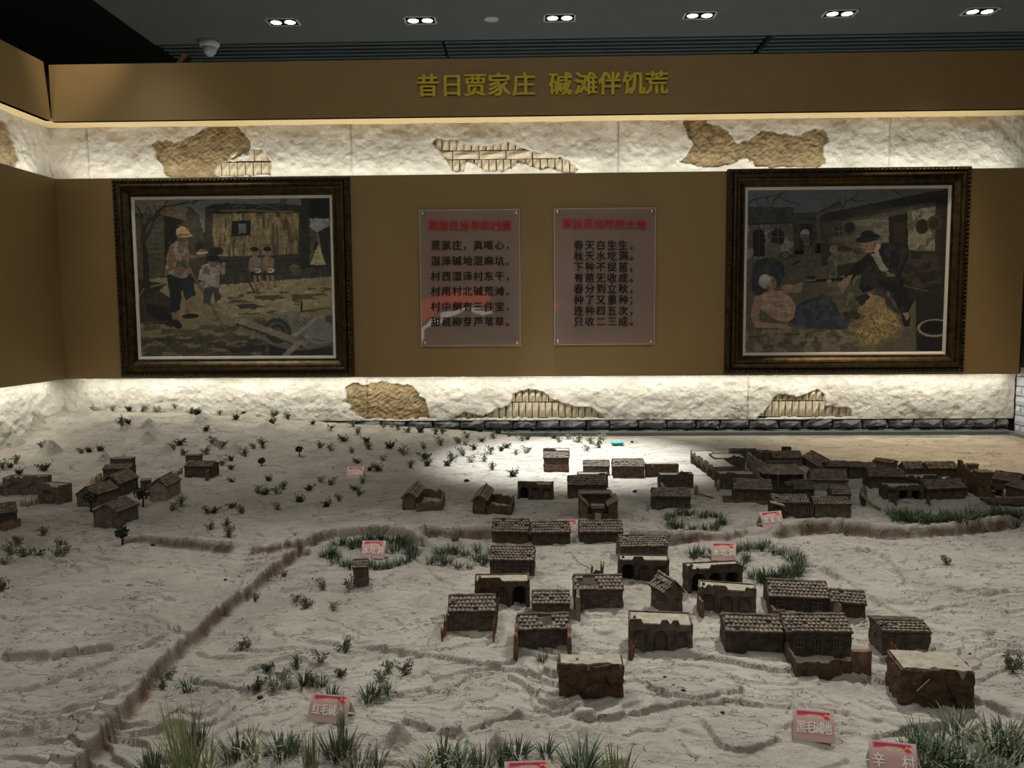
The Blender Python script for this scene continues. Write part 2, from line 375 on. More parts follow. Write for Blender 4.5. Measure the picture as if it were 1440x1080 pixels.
def plaster_field(X, Z, seed, bricks, muds):
    mb_ = np.zeros(X.shape)
    for p in bricks: mb_ = np.maximum(mb_, in_poly(X+0.006*(vnoise(X*60, Z*60, 5)-0.5), Z+0.01*(vnoise(X*50, Z*50, 9)-0.5), p).astype(float))
    mm = np.zeros(X.shape)
    for p in muds: mm = np.maximum(mm, in_poly(X+0.02*(vnoise(X*40, Z*40, 15)-0.5), Z+0.02*(vnoise(X*40, Z*40, 19)-0.5), p).astype(float))
    rough = 0.030*(fbm(X*7, Z*9, 5, seed)-0.5)+0.014*(fbm(X*30, Z*34, 4, seed+20)-0.5)+0.010*(np.abs(fbm(X*16, Z*20, 4, seed+40)-0.5))
    straw = 0.013*(fbm(X*45+Z*60, Z*25-X*20, 3, seed+60)-0.5)+0.016*(fbm(X*110-Z*130, Z*90, 3, seed+70)-0.5)
    h = rough*(1-mm)+(straw-0.012)*mm
    h = h*(1-mb_)-0.034*mb_
    return h, mm, mb_
def facing(name, origin, ux, out, L, z0, z1, step, seed, bricks, muds, joints=(), m='plaster', zt=None):
    nx = int(L/step)+1; nz = int((z1-z0)/step)+1
    s = np.linspace(0, L, nx); z = np.linspace(z0, z1, nz)
    S, Z = np.meshgrid(s, z); o = np.array(origin); ux = np.array(ux, float); out = np.array(out, float)
    PX = (o[0]+ux[0]*S) if abs(ux[0]) > .5 else (o[1]+ux[1]*S)
    h, mm, bb = plaster_field(PX, Z, seed, bricks, muds)
    for jx in joints:
        h = h-0.014*np.exp(-((PX-jx)/0.004)**2)
    P = np.empty(S.shape+(3,))
    P[..., 0] = o[0]+ux[0]*S+out[0]*h; P[..., 1] = o[1]+ux[1]*S+out[1]*h; P[..., 2] = Z
    me = grid_mesh(name, P, attrs={'mud': np.clip(mm+bb*0.4, 0, 1)})
    return tag(link(name, me, M[m]), kind='structure')
upper_b, lower_b = [patch_brick_up, patch_brick_sm], [patch_brick_low, patch_brick_low2]
JX = [aty(p, 210, RYB)[0] for p in (123, 494, 870, 1252)]
JL = [aty(p, 560, RYB)[0] for p in (516, 1052)]
facing('wall_back_upper_plaster', (RXL, RYB, 0), (1, 0), (0, -1), XR-RXL+1.2, 2.30, 2.66, 0.0052, 3, upper_b, [patch_mud1, patch_mud2], JX)
ZST = 1.017
facing('wall_back_lower_plaster', (RXL, RYB, 0), (1, 0), (0, -1), XR+0.02-RXL, ZST, 1.30, 0.0048, 11, lower_b, [patch_mud3], JL)
pb = [tuple(atx(px, py, RXL)[[1, 2]]) for px, py in [(-60,120),(-10,150),(10,175),(20,200),(26,222),(20,235),(-60,215)]]
facing('wall_left_upper_plaster', (RXL, 1.0, 0), (0, 1), (1, 0), RYB-1.0, 2.30, 2.66, 0.007, 23, [], [pb])
facing('wall_left_lower_plaster', (RXL, 1.0, 0), (0, 1), (1, 0), RYB-1.0, 0.90, 1.30, 0.007, 27, [], [])
# exposed bricks: each a part of the wall that holds it
WB = tag(bpy.data.objects.new('wall_back_brickwork', None), kind='structure'); COL.objects.link(WB)
def rough_block(w_, h_, d_, seed, j=0.003, n=(3, 3)):
    r = random.Random(seed); mb = MB(); V = []; F = []
    nx, nz = n
    for k in range(nz+1):
        for i in range(nx+1):
            x = -w_/2+w_*i/nx; z = -h_/2+h_*k/nz
            e = 0.3 if (i in (0, nx) or k in (0, nz)) else 1.0
            V.append((x+r.uniform(-j, j)*.4, -d_*e+r.uniform(-j, j), z+r.uniform(-j, j)*.4))
    for k in range(nz):
        for i in range(nx):
            a = k*(nx+1)+i; F.append((a, a+1, a+nx+2, a+nx+1))
    edge = [i for i in range(nx+1)]+[k*(nx+1)+nx for k in range(1, nz+1)]+[nz*(nx+1)+i for i in range(nx-1, -1, -1)]+[k*(nx+1) for k in range(nz-1, 0, -1)]
    n0 = len(V)
    for e in edge: V.append((V[e][0], d_*0.6, V[e][2]))
    m_ = len(edge)
    for q in range(m_):
        F.append((edge[q], n0+q, n0+(q+1) % m_, edge[(q+1) % m_]))
    return MB().add(V, F)
brick_protos = {}
def place_block(w_, h_, cx, cz, m, parent, seed, y=RYB, d_=0.022, j=0.003, n=(2, 2), name='brick', rz=0, loc=None):
    key = (round(w_, 3), round(h_, 3), m, seed % 5, name)
    if key not in brick_protos:
        me = rough_block(w_, h_, d_, seed, j, n).mesh(name); me.materials.append(M[m]); brick_protos[key] = me
    o = link(name, brick_protos[key], None, parent, loc if loc is not None else (cx, y, cz), rz)
    return o
def brick_rows(rows, patches, seed):
    """rows: (z_top, z_bottom, brick width); bricks whose centre lies in a patch are laid"""
    k = seed
    for (zt, zb, bw, off) in rows:
        x = RXL+off*bw
        while x < XR:
            cx, cz = x+bw/2, (zt+zb)/2
            ok = any(in_poly(np.array([cx+dx]), np.array([cz+dz]), p)[0] for p in patches for dx in (-bw*.42, 0, bw*.42) for dz in (-(zt-zb)*.4, 0, (zt-zb)*.4))
            if ok: place_block(bw-0.005, zt-zb-0.005, cx, cz, 'brick', WB, k, y=RYB+0.026, d_=0.024, j=0.003)
            x += bw; k += 1
def zc(px, py): return aty(px, py, RYB)[2]
z1, z2, z3, z4 = zc(700, 190), zc(700, 210.5), zc(700, 223), zc(700, 243)
brick_rows([(z1, z2, 0.040, 0), (z2, z3, 0.145, .3), (z3, z4, 0.040, .4)], [patch_brick_up], 1)
brick_rows([(zc(340, 209), zc(340, 226), 0.075, 0), (zc(340, 227), zc(340, 248), 0.044, .4)], [patch_brick_sm], 2)
brick_rows([(zc(750, 547), zc(750, 566), 0.037, 0), (zc(750, 566), zc(750, 588), 0.037, .5)], lower_b, 3)
# stone footing course
tag(MB().box(RXL-0.03, XR+0.05, RYB+0.02, RYB+0.03, 0.5, ZST+0.004).build('wall_back_footing', M['mortar']), kind='structure')
zb0 = ZST
r = random.Random(5)
for row, (zt, zb) in enumerate(((ZST, ZST-0.052), (ZST-0.053, ZST-0.082), (ZST-0.083, ZST-0.13))):
    x = RXL+0.06*row
    while x < XR:
        bw = r.uniform(0.125, 0.165)
        if x+bw > XR: bw = XR-x
        if bw > .02 and x > -1.4: place_block(round(bw, 2)-0.008, zt-zb-0.007, x+bw/2, (zt+zb)/2, 'stone', WB, r.randint(0, 999), y=RYB+0.012, d_=0.024, j=0.009, n=(5, 3), name='stone_block')
        x += bw
# white painted brick on the right-hand wall
WR = tag(bpy.data.objects.new('wall_right_brickwork', None), kind='structure'); COL.objects.link(WR)
for row in range(9):
    zt = 1.30-row*0.053
    y = 2.6+(0.09 if row % 2 else 0)
    while y < RYB:
        bw = min(0.18, RYB-y)
        if bw > 0.02:
            place_block(round(bw-0.006, 3), 0.048, 0, 0, 'whitebrick', WR, row*7+int(y*10), d_=0.009, j=0.002, n=(4, 2), name='brick', rz=-math.pi/2, loc=(XR+0.03, y+bw/2, zt-0.025))
        y += 0.18

# brown panels ---------------------------------------------------------
tag(MB().box(XL, 2.575, YF, YF+0.03, MBZ, MT).build('wall_back_panel', M['panel']), kind='structure')
tag(MB().box(XL, 2.575, YF+0.03, YF+0.05, MT-0.03, MT-0.003).box(XL, 2.575, YF+0.03, YF+0.05, MBZ+0.003, MBZ+0.03).box(2.575, 2.60, YF+0.03, YF+0.15, MBZ, MT).build('trim_1', M['black']), kind='structure')
tag(MB().box(XL-0.03, XL, 1.0, YF+0.03, MBZ, MT).build('wall_left_panel', M['panel']), kind='structure')
tag(MB().box(XL-0.004, 3.9, YF, YF+0.03, HB, HT).build('wall_back_header', M['panel']), kind='structure')
# left header panel with a slanted end, leaving the dark gap at the corner
mb = MB()
yt, yb_ = atx(61, 88, XL)[1], YF-0.01
for x in (XL-0.03, XL): pass
V = [(XL-0.03, 1.0, HB), (XL-0.03, yb_, HB), (XL-0.03, yt, HT), (XL-0.03, 1.0, HT), (XL, 1.0, HB), (XL, yb_, HB), (XL, yt, HT), (XL, 1.0, HT)]
mb.add(V, [(0, 1, 2, 3), (7, 6, 5, 4), (0, 4, 5, 1), (1, 5, 6, 2), (2, 6, 7, 3), (3, 7, 4, 0)])
tag(mb.build('wall_left_header', M['panel']), kind='structure')
tag(MB().box(RXL-0.03, 3.9, YF+0.001, RYB+0.02, HB, HB+0.012).build('trim_2', M['soffit']), kind='structure')
tag(MB().box(RXL-0.02, XL-0.001, 1.0, YF+0.0005, HB, HB+0.012).build('trim_3', M['soffit']), kind='structure')
tag(MB().box(RXL-0.02, 3.9, YF+0.03, RYB+0.1, HB+0.013, HB+0.03).build('trim_4', M['black']), kind='structure')
tag(MB().box(RXL-0.1, XL-0.03, 1.0, YF+0.1, HB+0.013, HB+0.03).build('trim_5', M['black']), kind='structure')
# LED strips resting behind the panel edges
for nm, z, lab in (('led_strip', MT+0.004, 'thin LED strip lying on top edge of the brown middle panel'), ('led_strip', MBZ-0.006, 'thin LED strip under lower edge of the brown middle panel')):
    tag(MB().box(-2.5, 2.55, YF+0.06, YF+0.068, z-0.003, z).build(nm, M['whiteplastic']), lab, 'light')

# header lettering ---------------------------------------------------------
hl = tag(empty('wall_lettering', (aty(763, 121, YF)[0], YF, aty(763, 121, YF)[2])), 'raised gold Chinese lettering across the brown header', 'lettering')
xs = [602, 636, 668.5, 702.5, 736.5, 788, 824, 857, 891, 923]
for ch, px in zip('昔日贾家庄碱滩伴饥荒', xs):
    p = aty(px, 123.5-(px-600)*0.0125, YF)
    me = text_mesh(ch, 0.122, 0.005, 0.0036)
    o = link('character', me, M['letter'], hl); o.location = (p[0]-hl.location.x, -0.007, p[2]-hl.location.z); o.rotation_euler = (math.pi/2, 0, 0)
# wooden offcut on the header, dome camera, ceiling disc
p = aty(252, 84, YF+0.03)
mbw = MB().box(-0.012, 0.012, -0.03, 0.03, -0.04, 0.05, Matrix.Rotation(math.radians(40), 4, 'Y'))
o = tag(mbw.build('wooden_offcut', M['wood'], loc=(p[0], YF+0.07, HT+0.02)), 'short tan wooden offcut standing on top of the header', 'wood')
p = at(294, 58, ZC)
dc = tag(empty('dome_camera', (p[0], p[1], ZC)), 'small white dome security camera on the dark ceiling', 'camera')
MB().lathe([(0.001, 0), (0.085, 0), (0.085, -0.03), (0.07, -0.05), (0.001, -0.05)], (0, 0, 0), 24).build('base', M['whiteplastic'], dc, smooth=True)
MB().lathe([(0.06, -0.05), (0.058, -0.075), (0.045, -0.1), (0.025, -0.118), (0.001, -0.125)], (0, 0, 0), 24).build('dome', M['whiteplastic'], dc, smooth=True)
p = at(691, 26, ZC)
dc = tag(empty('ceiling_disc', (p[0], p[1], ZC)), 'round white flush disc on the grey ceiling between two downlights', 'detector')
MB().lathe([(0.001, 0), (0.058, 0), (0.058, -0.008), (0.05, -0.012), (0.001, -0.014)], (0, 0, 0), 28).build('cover', M['whiteplastic'], dc, smooth=True)
# twin downlights
names = ['above the left painting', 'next to the white ceiling disc', 'above the gold lettering, right of the ceiling disc', 'between lettering and right painting', 'above the right painting, second from the right end', 'at the far right end of the ceiling row']
for (px, py), nm in zip([(398, 30.5), (591, 28), (787, 24.5), (984, 21), (1181, 18.5), (1378, 15.5)], names):
    p = at(px, py, ZC)
    t = tag(empty('twin_downlight', (p[0], p[1], ZC)), 'lit silver twin downlight %s' % nm, 'light', 'twin downlights in the ceiling row')
    W_, D_ = 0.125, 0.082
    f = MB()
    f.box(-W_, W_, -D_, -D_+0.014, -0.006, 0).box(-W_, W_, D_-0.014, D_, -0.006, 0).box(-W_, -W_+0.014, -D_, D_, -0.006, 0).box(W_-0.014, W_, -D_, D_, -0.006, 0)
    f.build('frame', M['lampframe'], t)
    MB().box(-W_+0.014, W_-0.014, -D_+0.014, D_-0.014, -0.001, 0.0).build('housing', M['black'], t)
    light('SPOT', 'downlight_beam', (p[0], p[1], ZC-0.02), 420, COOL, (p[0], p[1], 0), spot_size=math.radians(75), spot_blend=0.6, shadow_soft_size=0.05)
    for s in (-1, 1):
        l = MB().lathe([(0.046, -0.001), (0.048, -0.006), (0.040, -0.0065)], (s*0.055, 0, 0), 24).build('lamp_ring', M['lampinner'], t, smooth=False)
        MB().lathe([(0.001, -0.007), (0.040, -0.0068), (0.040, -0.002)], (s*0.055, 0, 0), 24).build('lamp', M['lampglow'], t)
tag(MB().box(-3.4, -0.35, -3.98, -3.94, 1.42, 1.82).build('reflection_banner', mat('banner_glow', (190, 40, 36), 0.5, emit=((230, 70, 56), 1.6))), 'added unseen red banner behind the viewer, glowing for the acrylic reflections', 'banner')  # added out of view, glows to give the acrylic a red reflection
tag(MB().box(-3.4, -0.3, -3.98, -3.93, 1.22, 1.32).build('reflection_bar', mat('ledge_glow', (220, 220, 210), 0.5, emit=((235, 235, 225), 2.5))), 'added unseen white glowing bar under the red banner, for the acrylic reflections', 'light')  # white glow added below the banner only to be mirrored
# glowing strips added unseen behind the viewer for the acrylic sheets to mirror
for k, x in enumerate((-2.2, 0.0, 2.2)):
    tag(MB().box(x-0.04, x+0.04, -3.2, -0.8, 3.80, 3.84).build('reflection_strip', mat('strip_glow', (255, 255, 255), emit=((240, 255, 250), 5.0))), 'added unseen glowing strip for the acrylic reflections, hall ceiling %s' % ('left', 'centre', 'right')[k], 'light')

# ================================================================== PAINTINGS
class Canvas:
    def __init__(s, W, H, quad, gain):
        s.W, s.H = W, H; s.q = quad; s.gain = gain
        s.a = np.zeros((H, W, 3)); s.X, s.Y = np.meshgrid(np.arange(W)+.5, np.arange(H)+.5)
        s.n1 = fbm(s.X/14, s.Y/5, 4, 3)-.5; s.n2 = fbm(s.X/5, s.Y/9, 3, 8)-.5
    def m(s, p):            # authoring coordinates -> canvas cells
        (x0, y0), (x1, _), (xb0, yb), (xb1, _) = s.q
        v = (p[1]-y0)/(yb-y0); l = x0+(xb0-x0)*v; r = x1+(xb1-x1)*v
        return ((p[0]-l)/(r-l)*s.W, v*s.H)
    def put(s, mask, c, var=.18):
        c = np.array(c, float)
        t = (1+var*2*(s.n1+s.n2))[..., None]
        s.a = np.where(mask[..., None], c*t, s.a)
    def poly(s, pts, c, var=.18, wob=1.2):
        P = [s.m(p) for p in pts]
        s.put(in_poly(s.X+wob*s.n1*4, s.Y+wob*s.n2*4, P), c, var); return s
    def ell(s, cx, cy, rx, ry, c, var=.12, rot=0):
        x, y = s.m((cx, cy)); k = s.W/1030.0; dx, dy = s.X-x, s.Y-y; ca, sa = math.cos(rot), math.sin(rot)
        s.put((((dx*ca+dy*sa)/(rx*k))**2+((-dx*sa+dy*ca)/(ry*k))**2) < 1, c, var); return s
    def line(s, pts, w_, c, var=.12, w2=None):
        k = s.W/1030.0; P = [s.m(p) for p in pts]; mk = np.zeros(s.X.shape, bool); n = len(P)-1
        for i in range(n):
            (x0, y0), (x1, y1) = P[i], P[i+1]; dx, dy = x1-x0, y1-y0; L2 = dx*dx+dy*dy+1e-9
            t = np.clip(((s.X-x0)*dx+(s.Y-y0)*dy)/L2, 0, 1)
            ww = w_ if w2 is None else w_+(w2-w_)*(i+t)/n
            mk |= np.hypot(s.X-x0-t*dx, s.Y-y0-t*dy) < np.maximum(ww*k, 0.62)
        s.put(mk, c, var); return s
    def grad(s, pts, c0, c1, var=.12):
        P = [s.m(p) for p in pts]; mk = in_poly(s.X, s.Y, P); ys = [p[1] for p in P]
        t = np.clip((s.Y-min(ys))/(max(ys)-min(ys)), 0, 1)[..., None]
        col = np.array(c0, float)*(1-t)+np.array(c1, float)*t
        s.a = np.where(mk[..., None], col*(1+var*2*(s.n1+s.n2))[..., None], s.a); return s
    def dapple(s, pts, c, sx, sy, thr, seed, var=.15):
        P = [s.m(p) for p in pts]; mk = in_poly(s.X, s.Y, P) & (fbm(s.X/sx, s.Y/sy, 4, seed) > thr); s.put(mk, c, var); return s
    def rgba(s):
        g_ = s.a.mean(-1, keepdims=True); a = np.clip(s.a*.6+g_*.4, 0, 255)/255; l = np.where(a <= .04045, a/12.92, ((a+.055)/1.055)**2.4)*s.gain
        l = np.clip(l, 0, .95); return np.concatenate([l, np.ones(l.shape[:2]+(1,))], -1)
GAINP = 1.9
c = Canvas(440, 366, [(125, 120), (1150, 118), (168, 975), (1196, 975)], GAINP)
c.grad([(100, 100), (1210, 100), (1210, 300), (100, 300)], (72, 78, 80), (92, 92, 84))
c.grad([(100, 540), (1210, 540), (1210, 990), (100, 990)], (112, 98, 60), (84, 76, 48))
# far buildings left
c.poly([(110, 190), (250, 200), (420, 215), (500, 330), (510, 520), (110, 560)], (58, 54, 36))
c.poly([(420, 150), (470, 215), (500, 330), (430, 330), (380, 240)], (64, 58, 40))
c.poly([(240, 130), (340, 140), (405, 225), (380, 235), (245, 200)], (98, 84, 50))
c.poly([(245, 195), (390, 232), (380, 250), (350, 260), (250, 225)], (30, 27, 20))
c.poly([(285, 225), (355, 250), (350, 480), (290, 480)], (22, 22, 18))
c.poly([(140, 190), (280, 205), (275, 455), (140, 470)], (62, 55, 38))
for y in range(215, 460, 28): c.line([(140, y), (275, y+4)], 1.6, (40, 36, 26))
c.poly([(450, 400), (452, 360), (470, 342), (490, 352), (497, 400)], (34, 30, 24))
c.poly([(330, 470), (510, 400), (520, 560), (330, 600)], (52, 50, 34))
# big adobe house
c.poly([(500, 165), (1005, 175), (1010, 500), (505, 520)], (40, 38, 30))
c.poly([(540, 200), (990, 195), (992, 420), (545, 430)], (98, 82, 44))
c.dapple([(540, 200), (990, 195), (992, 420), (545, 430)], (122, 102, 56), 6, 26, .56, 31)
c.dapple([(540, 200), (990, 195), (992, 420), (545, 430)], (66, 56, 32), 5, 30, .62, 37)
for y in (340, 385): 
    for x in range(545, 985, 14): c.line([(x, y-22), (x+2, y)], 1.6, (72, 58, 32))
c.poly([(497, 168), (530, 150), (620, 142), (760, 152), (890, 148), (1000, 160), (1000, 200), (800, 195), (640, 185), (520, 200)], (36, 35, 30))
c.dapple([(497, 168), (530, 150), (620, 142), (890, 148), (1000, 160), (1000, 190), (640, 180), (520, 195)], (62, 60, 52), 9, 3, .58, 5)
c.line([(590, 185), (700, 182), (850, 190), (960, 192)], 3, (96, 84, 58))
c.poly([(500, 170), (540, 178), (545, 430), (500, 430)], (48, 44, 32))
c.poly([(640, 240), (740, 235), (740, 318), (640, 322)], (20, 20, 18)); c.poly([(676, 255), (716, 253), (718, 305), (678, 306)], (74, 76, 78))
c.poly([(560, 430), (1000, 420), (1010, 545), (540, 575)], (44, 42, 36))
for y in (455, 485, 515, 540): c.line([(560, y), (1010, y-6)], 1.8, (26, 25, 20))
for x in range(580, 1010, 48): c.line([(x, 430), (x, 455)], 1.5, (26, 25, 20)); c.line([(x+24, 485), (x+24, 515)], 1.5, (26, 25, 20))
c.poly([(505, 520), (1160, 490), (1165, 545), (900, 560), (560, 585)], (46, 45, 36))
c.poly([(888, 116), (925, 116), (925, 152), (890, 150)], (58, 58, 52))
# gate on the right
c.poly([(1000, 118), (1155, 118), (1165, 490), (1010, 490)], (34, 33, 27)); c.poly([(1045, 125), (1155, 122), (1155, 225), (1048, 228)], (18, 18, 15))
c.poly([(1048, 230), (1150, 232), (1156, 480), (1058, 480)], (78, 78, 66)); c.poly([(1048, 230), (1150, 232), (1150, 290), (1080, 300), (1050, 275)], (104, 108, 108))
c.poly([(1095, 300), (1150, 270), (1156, 480), (1128, 478)], (34, 32, 26)); c.poly([(1058, 478), (1100, 365), (1112, 400), (1118, 420), (1140, 478)], (136, 122, 74)); c.poly([(1050, 280), (1085, 300), (1095, 360), (1060, 470)], (62, 58, 40))
c.poly([(1072, 400), (1075, 360), (1085, 350), (1092, 362), (1090, 400)], (28, 27, 22))
# ground light and shade
c.poly([(560, 585), (900, 562), (1170, 548), (1175, 700), (1000, 730), (640, 760), (520, 700)], (118, 103, 64))
c.poly([(145, 545), (300, 575), (250, 620), (170, 640), (150, 640)], (34, 34, 26))
c.poly([(150, 640), (260, 610), (330, 660), (330, 800), (160, 790)], (44, 41, 28)); c.line([(150, 655), (180, 600), (280, 575)], 4, (80, 78, 58))
c.poly([(190, 680), (300, 700), (350, 800), (320, 812), (200, 740)], (26, 27, 22))
c.dapple([(180, 780), (1000, 760), (1190, 860), (1200, 980), (180, 980)], (62, 56, 38), 30, 9, .53, 41)
c.dapple([(160, 860), (900, 860), (900, 980), (170, 980)], (50, 48, 34), 26, 10, .5, 43)
c.dapple([(600, 610), (1180, 600), (1180, 730), (640, 750)], (66, 58, 38), 30, 7, .63, 47)
c.poly([(670, 690), (750, 685), (820, 705), (760, 718), (690, 712)], (48, 44, 30)); c.poly([(760, 645), (900, 640), (940, 658), (860, 670), (780, 662)], (60, 54, 34))
c.poly([(230, 870), (320, 868), (350, 888), (260, 892)], (40, 40, 30)); c.poly([(640, 930), (840, 910), (830, 945), (650, 955)], (40, 38, 30))
# tree
c.line([(195, 590), (190, 480), (185, 400), (172, 330), (180, 270), (210, 230), (262, 200)], 18, (30, 29, 22), w2=5)
c.line([(180, 340), (215, 280), (245, 190), (280, 160), (360, 150), (500, 120)], 9, (34, 32, 24), w2=2)
c.line([(178, 280), (160, 220), (130, 190)], 7, (32, 30, 22), w2=2); c.line([(172, 220), (150, 170), (135, 150)], 5, (32, 30, 22), w2=2)
for q in ([(230, 220), (270, 180), (330, 175)], [(280, 160), (300, 130), (290, 118)], [(400, 160), (450, 190), (500, 240)], [(250, 190), (230, 150), (240, 125)], [(330, 155), (380, 140), (430, 118)], [(190, 250), (215, 200), (205, 160)], [(180, 200), (200, 160), (175, 130)], [(430, 150), (470, 120), (495, 125)], [(140, 200), (128, 230), (120, 260)]): c.line(q, 3.2, (36, 34, 26), w2=1.2)
# old man
c.poly([(305, 560), (300, 520), (440, 530), (455, 640), (400, 665), (384, 600), (372, 720), (325, 730), (318, 640)], (22, 28, 32)); c.poly([(384, 560), (430, 545), (457, 635), (400, 668)], (26, 34, 40))
c.poly([(405, 665), (440, 655), (436, 730), (395, 745)], (96, 72, 50)); c.poly([(328, 728), (362, 722), (362, 775), (335, 782)], (98, 76, 54))
c.ell(428, 752, 46, 13, (24, 22, 20), rot=-.05); c.ell(358, 796, 30, 20, (24, 22, 20), rot=.7)
c.poly([(315, 370), (350, 345), (400, 355), (418, 400), (412, 540), (378, 545), (345, 535), (315, 520), (290, 532), (300, 440)], (112, 96, 74)); c.poly([(350, 450), (412, 450), (412, 500), (345, 500)], (62, 52, 42))
c.dapple([(310, 350), (415, 360), (412, 540), (290, 530)], (84, 70, 54), 6, 12, .56, 51)
c.line([(325, 380), (312, 440), (328, 492), (420, 500)], 14, (104, 66, 44), w2=9); c.line([(405, 425), (450, 430), (490, 408)], 12, (98, 68, 46), w2=8)
c.ell(385, 352, 27, 36, (92, 62, 44)); c.ell(375, 340, 12, 10, (64, 44, 34)); c.ell(398, 343, 4, 3, (30, 22, 18)); c.ell(405, 352, 4, 7, (120, 84, 60)); c.line([(382, 368), (400, 372)], 2, (50, 34, 28)); c.ell(388, 378, 16, 9, (88, 80, 70))
c.poly([(345, 310), (350, 280), (375, 265), (405, 275), (418, 300), (438, 318), (400, 325), (360, 322)], (150, 124, 62)); c.poly([(346, 306), (418, 304), (420, 314), (350, 318)], (96, 76, 40))
c.poly([(455, 408), (478, 395), (522, 396), (512, 412), (478, 420)], (140, 132, 112)); c.ell(490, 400, 30, 6, (84, 70, 56)); c.ell(486, 424, 16, 8, (98, 68, 46))
c.line([(382, 430), (440, 530), (520, 660), (570, 750), (630, 852)], 7, (70, 54, 36)); c.line([(384, 430), (632, 852)], 2, (104, 84, 56)); c.ell(420, 505, 14, 18, (104, 70, 48))
# boy beside him
c.poly([(500, 590), (580, 590), (588, 665), (560, 680), (545, 620), (525, 690), (498, 680)], (44, 46, 48)); c.poly([(500, 680), (525, 690), (530, 730), (505, 728)], (100, 78, 56)); c.poly([(552, 680), (580, 680), (604, 712), (590, 720), (555, 712)], (100, 78, 56))
c.poly([(485, 480), (520, 465), (570, 475), (580, 520), (575, 600), (540, 590), (500, 600), (490, 560), (465, 550)], (110, 104, 92)); c.dapple([(485, 480), (570, 475), (575, 600), (500, 600)], (80, 76, 66), 6, 12, .55, 57)
c.line([(570, 480), (600, 520), (602, 470)], 9, (104, 92, 76)); c.line([(602, 485), (560, 465)], 8, (100, 76, 54)); c.ell(545, 462, 22, 26, (92, 70, 52)); c.ell(545, 438, 32, 20, (22, 20, 18)); c.ell(562, 462, 3, 3, (24, 20, 18)); c.ell(540, 463, 3, 3, (24, 20, 18)); c.ell(560, 400, 40, 22, (30, 30, 24))
# seated children
c.line([(700, 490), (765, 626)], 4, (40, 32, 24))
for (x, col) in ((765, (86, 82, 70)), (832, (104, 74, 52))):
    c.poly([(x-28, 440), (x, 428), (x+34, 440), (x+32, 520), (x-26, 520)], col); c.poly([(x-24, 510), (x+36, 508), (x+40, 548), (x-20, 550)], (30, 30, 30))
    c.line([(x+2, 540), (x+8, 600)], 8, (104, 80, 58)); c.line([(x+26, 540), (x+44, 592)], 8, (104, 80, 58)); c.ell(x+14, 605, 18, 6, (98, 76, 54)); c.ell(x+44, 596, 12, 6, (98, 76, 54))
    c.ell(x, 412, 19, 23, (104, 80, 58)); c.ell(x-2, 392, 22, 13, (20, 18, 16)); c.ell(x-6, 412, 2.5, 2.5, (20, 16, 14)); c.ell(x+8, 412, 2.5, 2.5, (20, 16, 14)); c.line([(x-4, 424), (x+6, 424)], 1.5, (70, 40, 34))
    c.ell(x+15, 508, 21, 12, (146, 138, 118)); c.ell(x+15, 507, 12, 6, (86, 76, 60)); c.line([(x-24, 455), (x-26, 490), (x, 508)], 7, (96, 74, 54))
c.ell(975, 490, 28, 14, (88, 76, 54)); c.poly([(950, 490), (1004, 488), (1010, 530), (968, 540)], (68, 58, 42))
# stone roller mill
c.poly([(790, 800), (900, 760), (1190, 755), (1200, 990), (850, 990), (845, 930)], (52, 54, 50)); c.poly([(850, 905), (1010, 935), (1180, 925), (1190, 990), (855, 990)], (34, 34, 32))
c.ell(1010, 850, 205, 92, (72, 75, 68), var=.1); c.ell(1120, 850, 90, 60, (84, 88, 80), var=.08)
c.poly([(850, 765), (960, 728), (1015, 728), (1050, 760), (1080, 800), (965, 905), (900, 905)], (88, 86, 74)); 
for k in range(7): c.line([(870+k*22, 760-k*4), (965+k*16, 850-k*8)], 1.5, (60, 58, 50))
c.ell(893, 835, 72, 68, (42, 42, 36), rot=.5); c.ell(893, 835, 52, 48, (58, 57, 50), rot=.5); c.ell(893, 835, 38, 36, (40, 39, 34), rot=.5); c.ell(893, 835, 20, 19, (62, 60, 52), rot=.5)
c.poly([(668, 768), (700, 762), (1055, 895), (1048, 932), (1010, 920), (672, 795)], (104, 92, 66)); c.poly([(672, 790), (1010, 915), (1048, 932), (1040, 938), (670, 800)], (48, 42, 30))
c.poly([(890, 738), (1146, 756), (1142, 796), (1110, 790), (1075, 766), (890, 745)], (100, 90, 68)); c.poly([(1080, 770), (1105, 775), (990, 870), (970, 862)], (112, 102, 76)); c.line([(1000, 910), (935, 972)], 14, (104, 96, 76))
c.line([(1017, 685), (1017, 730)], 5, (20, 18, 16)); c.ell(1050, 865, 14, 12, (116, 106, 82))
for k in range(3): c.line([(1078+k*14, 884), (1088+k*14, 882)], 2, (30, 30, 28)); c.line([(1104+k*16, 892), (1114+k*16, 890)], 2, (30, 30, 28))
PAINT1 = c.rgba()

c = Canvas(440, 366, [(120, 118), (1176, 114), (96, 985), (1138, 975)], GAINP)
c.grad([(80, 90), (1200, 90), (1200, 260), (80, 260)], (60, 66, 70), (66, 72, 72), .08)
c.grad([(80, 470), (1200, 430), (1200, 1000), (80, 1000)], (62, 58, 42), (70, 64, 46))
